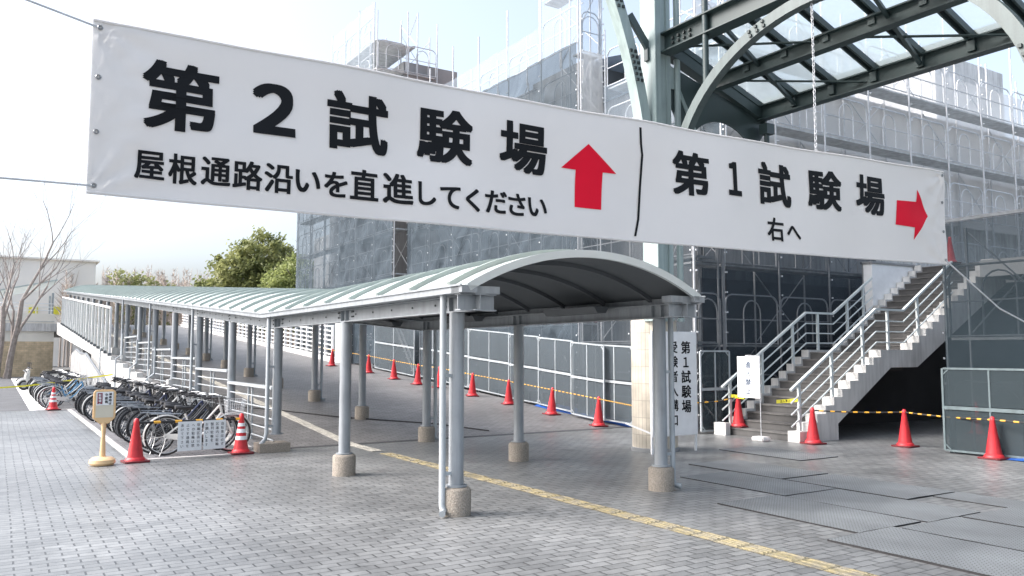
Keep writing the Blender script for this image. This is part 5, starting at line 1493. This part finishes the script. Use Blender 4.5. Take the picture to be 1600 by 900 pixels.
t = thing('far_building', 'beige block far behind the bare tree with small yellow signs', 'building', (-10, 118, 0))
g = MB(); g.box(-75, 6.4, 112, 135, 0, 13.6); g.build('wall', 'beige', t)
g = MB(); g.box(-76, 6.8, 111.6, 135.3, 13.601, 13.8); g.build('roof', 'beige', t)
for x in (-1.0, 1.6): 
    g = MB(); g.box(x, x + 1.0, 111.85, 111.99, 6.6, 7.6); g.build('sign_panel', 'tape', t)
def tree(name, label, cx, cy, z0, h, blobs, lm, nleaf, ls, seed):
    r = random.Random(seed)
    t = thing(name, label, 'tree', (cx, cy, z0), 'evergreen trees behind the walkway')
    g = MB(); g.tube([(cx, cy, z0), (cx + .1, cy, z0 + h * .3), (cx - .1, cy + .1, z0 + h * .7)], [0.3, 0.22, 0.1], 8)
    for k in range(7):
        a = r.uniform(0, 6.28); zz_ = z0 + h * r.uniform(.25, .6); g.tube([(cx, cy, zz_), (cx + 1.2 * math.cos(a), cy + 1.2 * math.sin(a), zz_ + 1.0), (cx + 2.2 * math.cos(a), cy + 2.2 * math.sin(a), zz_ + 1.6)], [0.1, 0.07, 0.03], 5)
    g.build('trunk', 'bark', t)
    g = MB()
    cl = []
    for (bx, by, bz, br) in blobs:
        for k in range(int(26 * br)):
            v = Vector((r.gauss(0, 1), r.gauss(0, 1), r.gauss(0, 1))).normalized() * br * r.uniform(0.55, 1.05)
            cl.append((Vector((cx + bx, cy + by, z0 + bz)) + Vector((v.x, v.y, v.z * 0.9)), r.uniform(0.35, 0.8)))
    for k in range(nleaf):
        c, cr = r.choice(cl)
        p = c + Vector((r.gauss(0, 1), r.gauss(0, 1), r.gauss(0, .8))) * cr * 0.5
        n = Vector((r.gauss(0, 1), r.gauss(0, 1), r.gauss(0.5, 1))).normalized(); u = n.orthogonal().normalized(); w_ = n.cross(u)
        s = ls * r.uniform(.6, 1.4)
        g.add([p - u * s, p + w_ * s * .5, p + u * s, p - w_ * s * .5], [(0, 1, 2, 3)])
    g.build('crown', lm, t)
tree('evergreen_tree', 'taller olive green evergreen tree behind the covered walkway', 14.6, 62.5, 3.9, 8.2, [(0, 0, 6.0, 2.3), (-2.0, 0, 4.6, 2.0), (2.0, 0, 5.2, 2.0), (-3.0, 1, 2.6, 1.9), (0.4, -1, 3.6, 2.4), (-0.5, 0, 1.8, 2.4), (3.5, 0, 3.2, 2.2)], 'leaf', 27000, 0.17, 3)
tree('evergreen_tree', 'rounder bright green evergreen tree nearest the scaffold', 16.0, 56.0, 3.6, 5.8, [(0, 0, 3.9, 2.0), (-1.5, 0, 3.0, 1.8), (1.6, 0, 3.0, 1.9), (0, 0, 2.0, 2.2), (2.8, 0, 1.8, 1.8), (-2.2, 0, 1.4, 1.6)], 'leaf2', 22000, 0.14, 5)
def bare_tree(label, cx, cy, z0, stems, seed, scale=1.0, name='bare_tree', group=None, depth=5, mt='bark'):
    r = random.Random(seed); t = thing(name, label, 'tree', (cx, cy, z0), group)
    tr = MB(); cr = MB()
    def grow(p, d, L_, rad, lvl):
        n = 4; pts = [p]; q = p.copy(); dd = d.copy()
        for k in range(n):
            dd = (dd + Vector((r.gauss(0, .09), r.gauss(0, .09), 0.07 if lvl else 0.03))).normalized(); q = q + dd * L_ / n; pts.append(q.copy())
        rs = [rad * (1 - 0.42 * k / n) for k in range(n + 1)]
        (tr if lvl < 1 else cr).tube(pts, rs, 7 if lvl < 2 else (5 if lvl < 3 else 3))
        if lvl >= depth: return
        kids = 3 if lvl < 4 else 2
        for k in range(kids):
            i = r.choice((2, 3, 4)) if k else 4
            a = Vector((r.gauss(0, 1), r.gauss(0, 1), r.gauss(.1, .4))).normalized()
            nd = (dd * 1.0 + a * r.uniform(.35, .75)).normalized()
            grow(pts[i], nd, L_ * r.uniform(.58, .82), rs[i] * r.uniform(.5, .72), lvl + 1)
    for (dx, dy, lean, L_, rad) in stems:
        grow(Vector((cx + dx, cy + dy, z0)), Vector((lean[0], lean[1], 1)).normalized(), L_ * scale, rad * scale, 0)
    tr.build('trunk', mt, t, smooth=True); cr.build('crown', mt, t, smooth=True)
bare_tree('leafless tree with forked grey trunks in front of the tan wall', -3.9, 57.5, 0, [(-0.3, 0, (-0.12, -0.03), 4.4, 0.2), (0.35, 0, (0.13, 0.0), 4.8, 0.21), (0.2, 0.2, (0.03, .1), 4.2, 0.13)], 23, 1.12, mt='barkl')
# distant winter wood: bare crowns that read as one mass
r = random.Random(4)
g = MB()
for k in range(230):
    x = r.uniform(2, 44); y = r.uniform(100, 135); h = r.uniform(9.5, 13.5) * (y / 112)
    g.tube([(x, y, 0), (x + r.gauss(0, .2), y, h * .6), (x + r.gauss(0, .5), y, h)], [0.14, 0.09, 0.02], 4)
    for j in range(80):
        z = h * r.uniform(.45, .97); a = r.uniform(0, 6.28); L_ = r.uniform(1.0, 3.2) * (1.12 - z / h)
        g.tube([(x, y, z), (x + L_ * math.cos(a), y + L_ * math.sin(a), z + L_ * r.uniform(.5, 1.3))], [0.04, 0.012], 3)
o = g.build('distant_wood', 'twig', None, (14, 115, 0)); o['kind'] = 'stuff'; o['label'] = 'distant bare winter wood beyond the walkway'
tree('evergreen_tree', 'small dark tree beside the far beige building', 9.5, 108, 0, 12, [(0, 0, 10.5, 2.2), (2.2, 0, 9.8, 2.0), (4.8, 0, 9.0, 2.2), (0.5, 0, 7.5, 2.8), (3, 0, 7.0, 2.8)], 'leaf', 5000, 0.22, 9)

for o in bpy.data.objects:
    if '_o' in o: del o['_o']
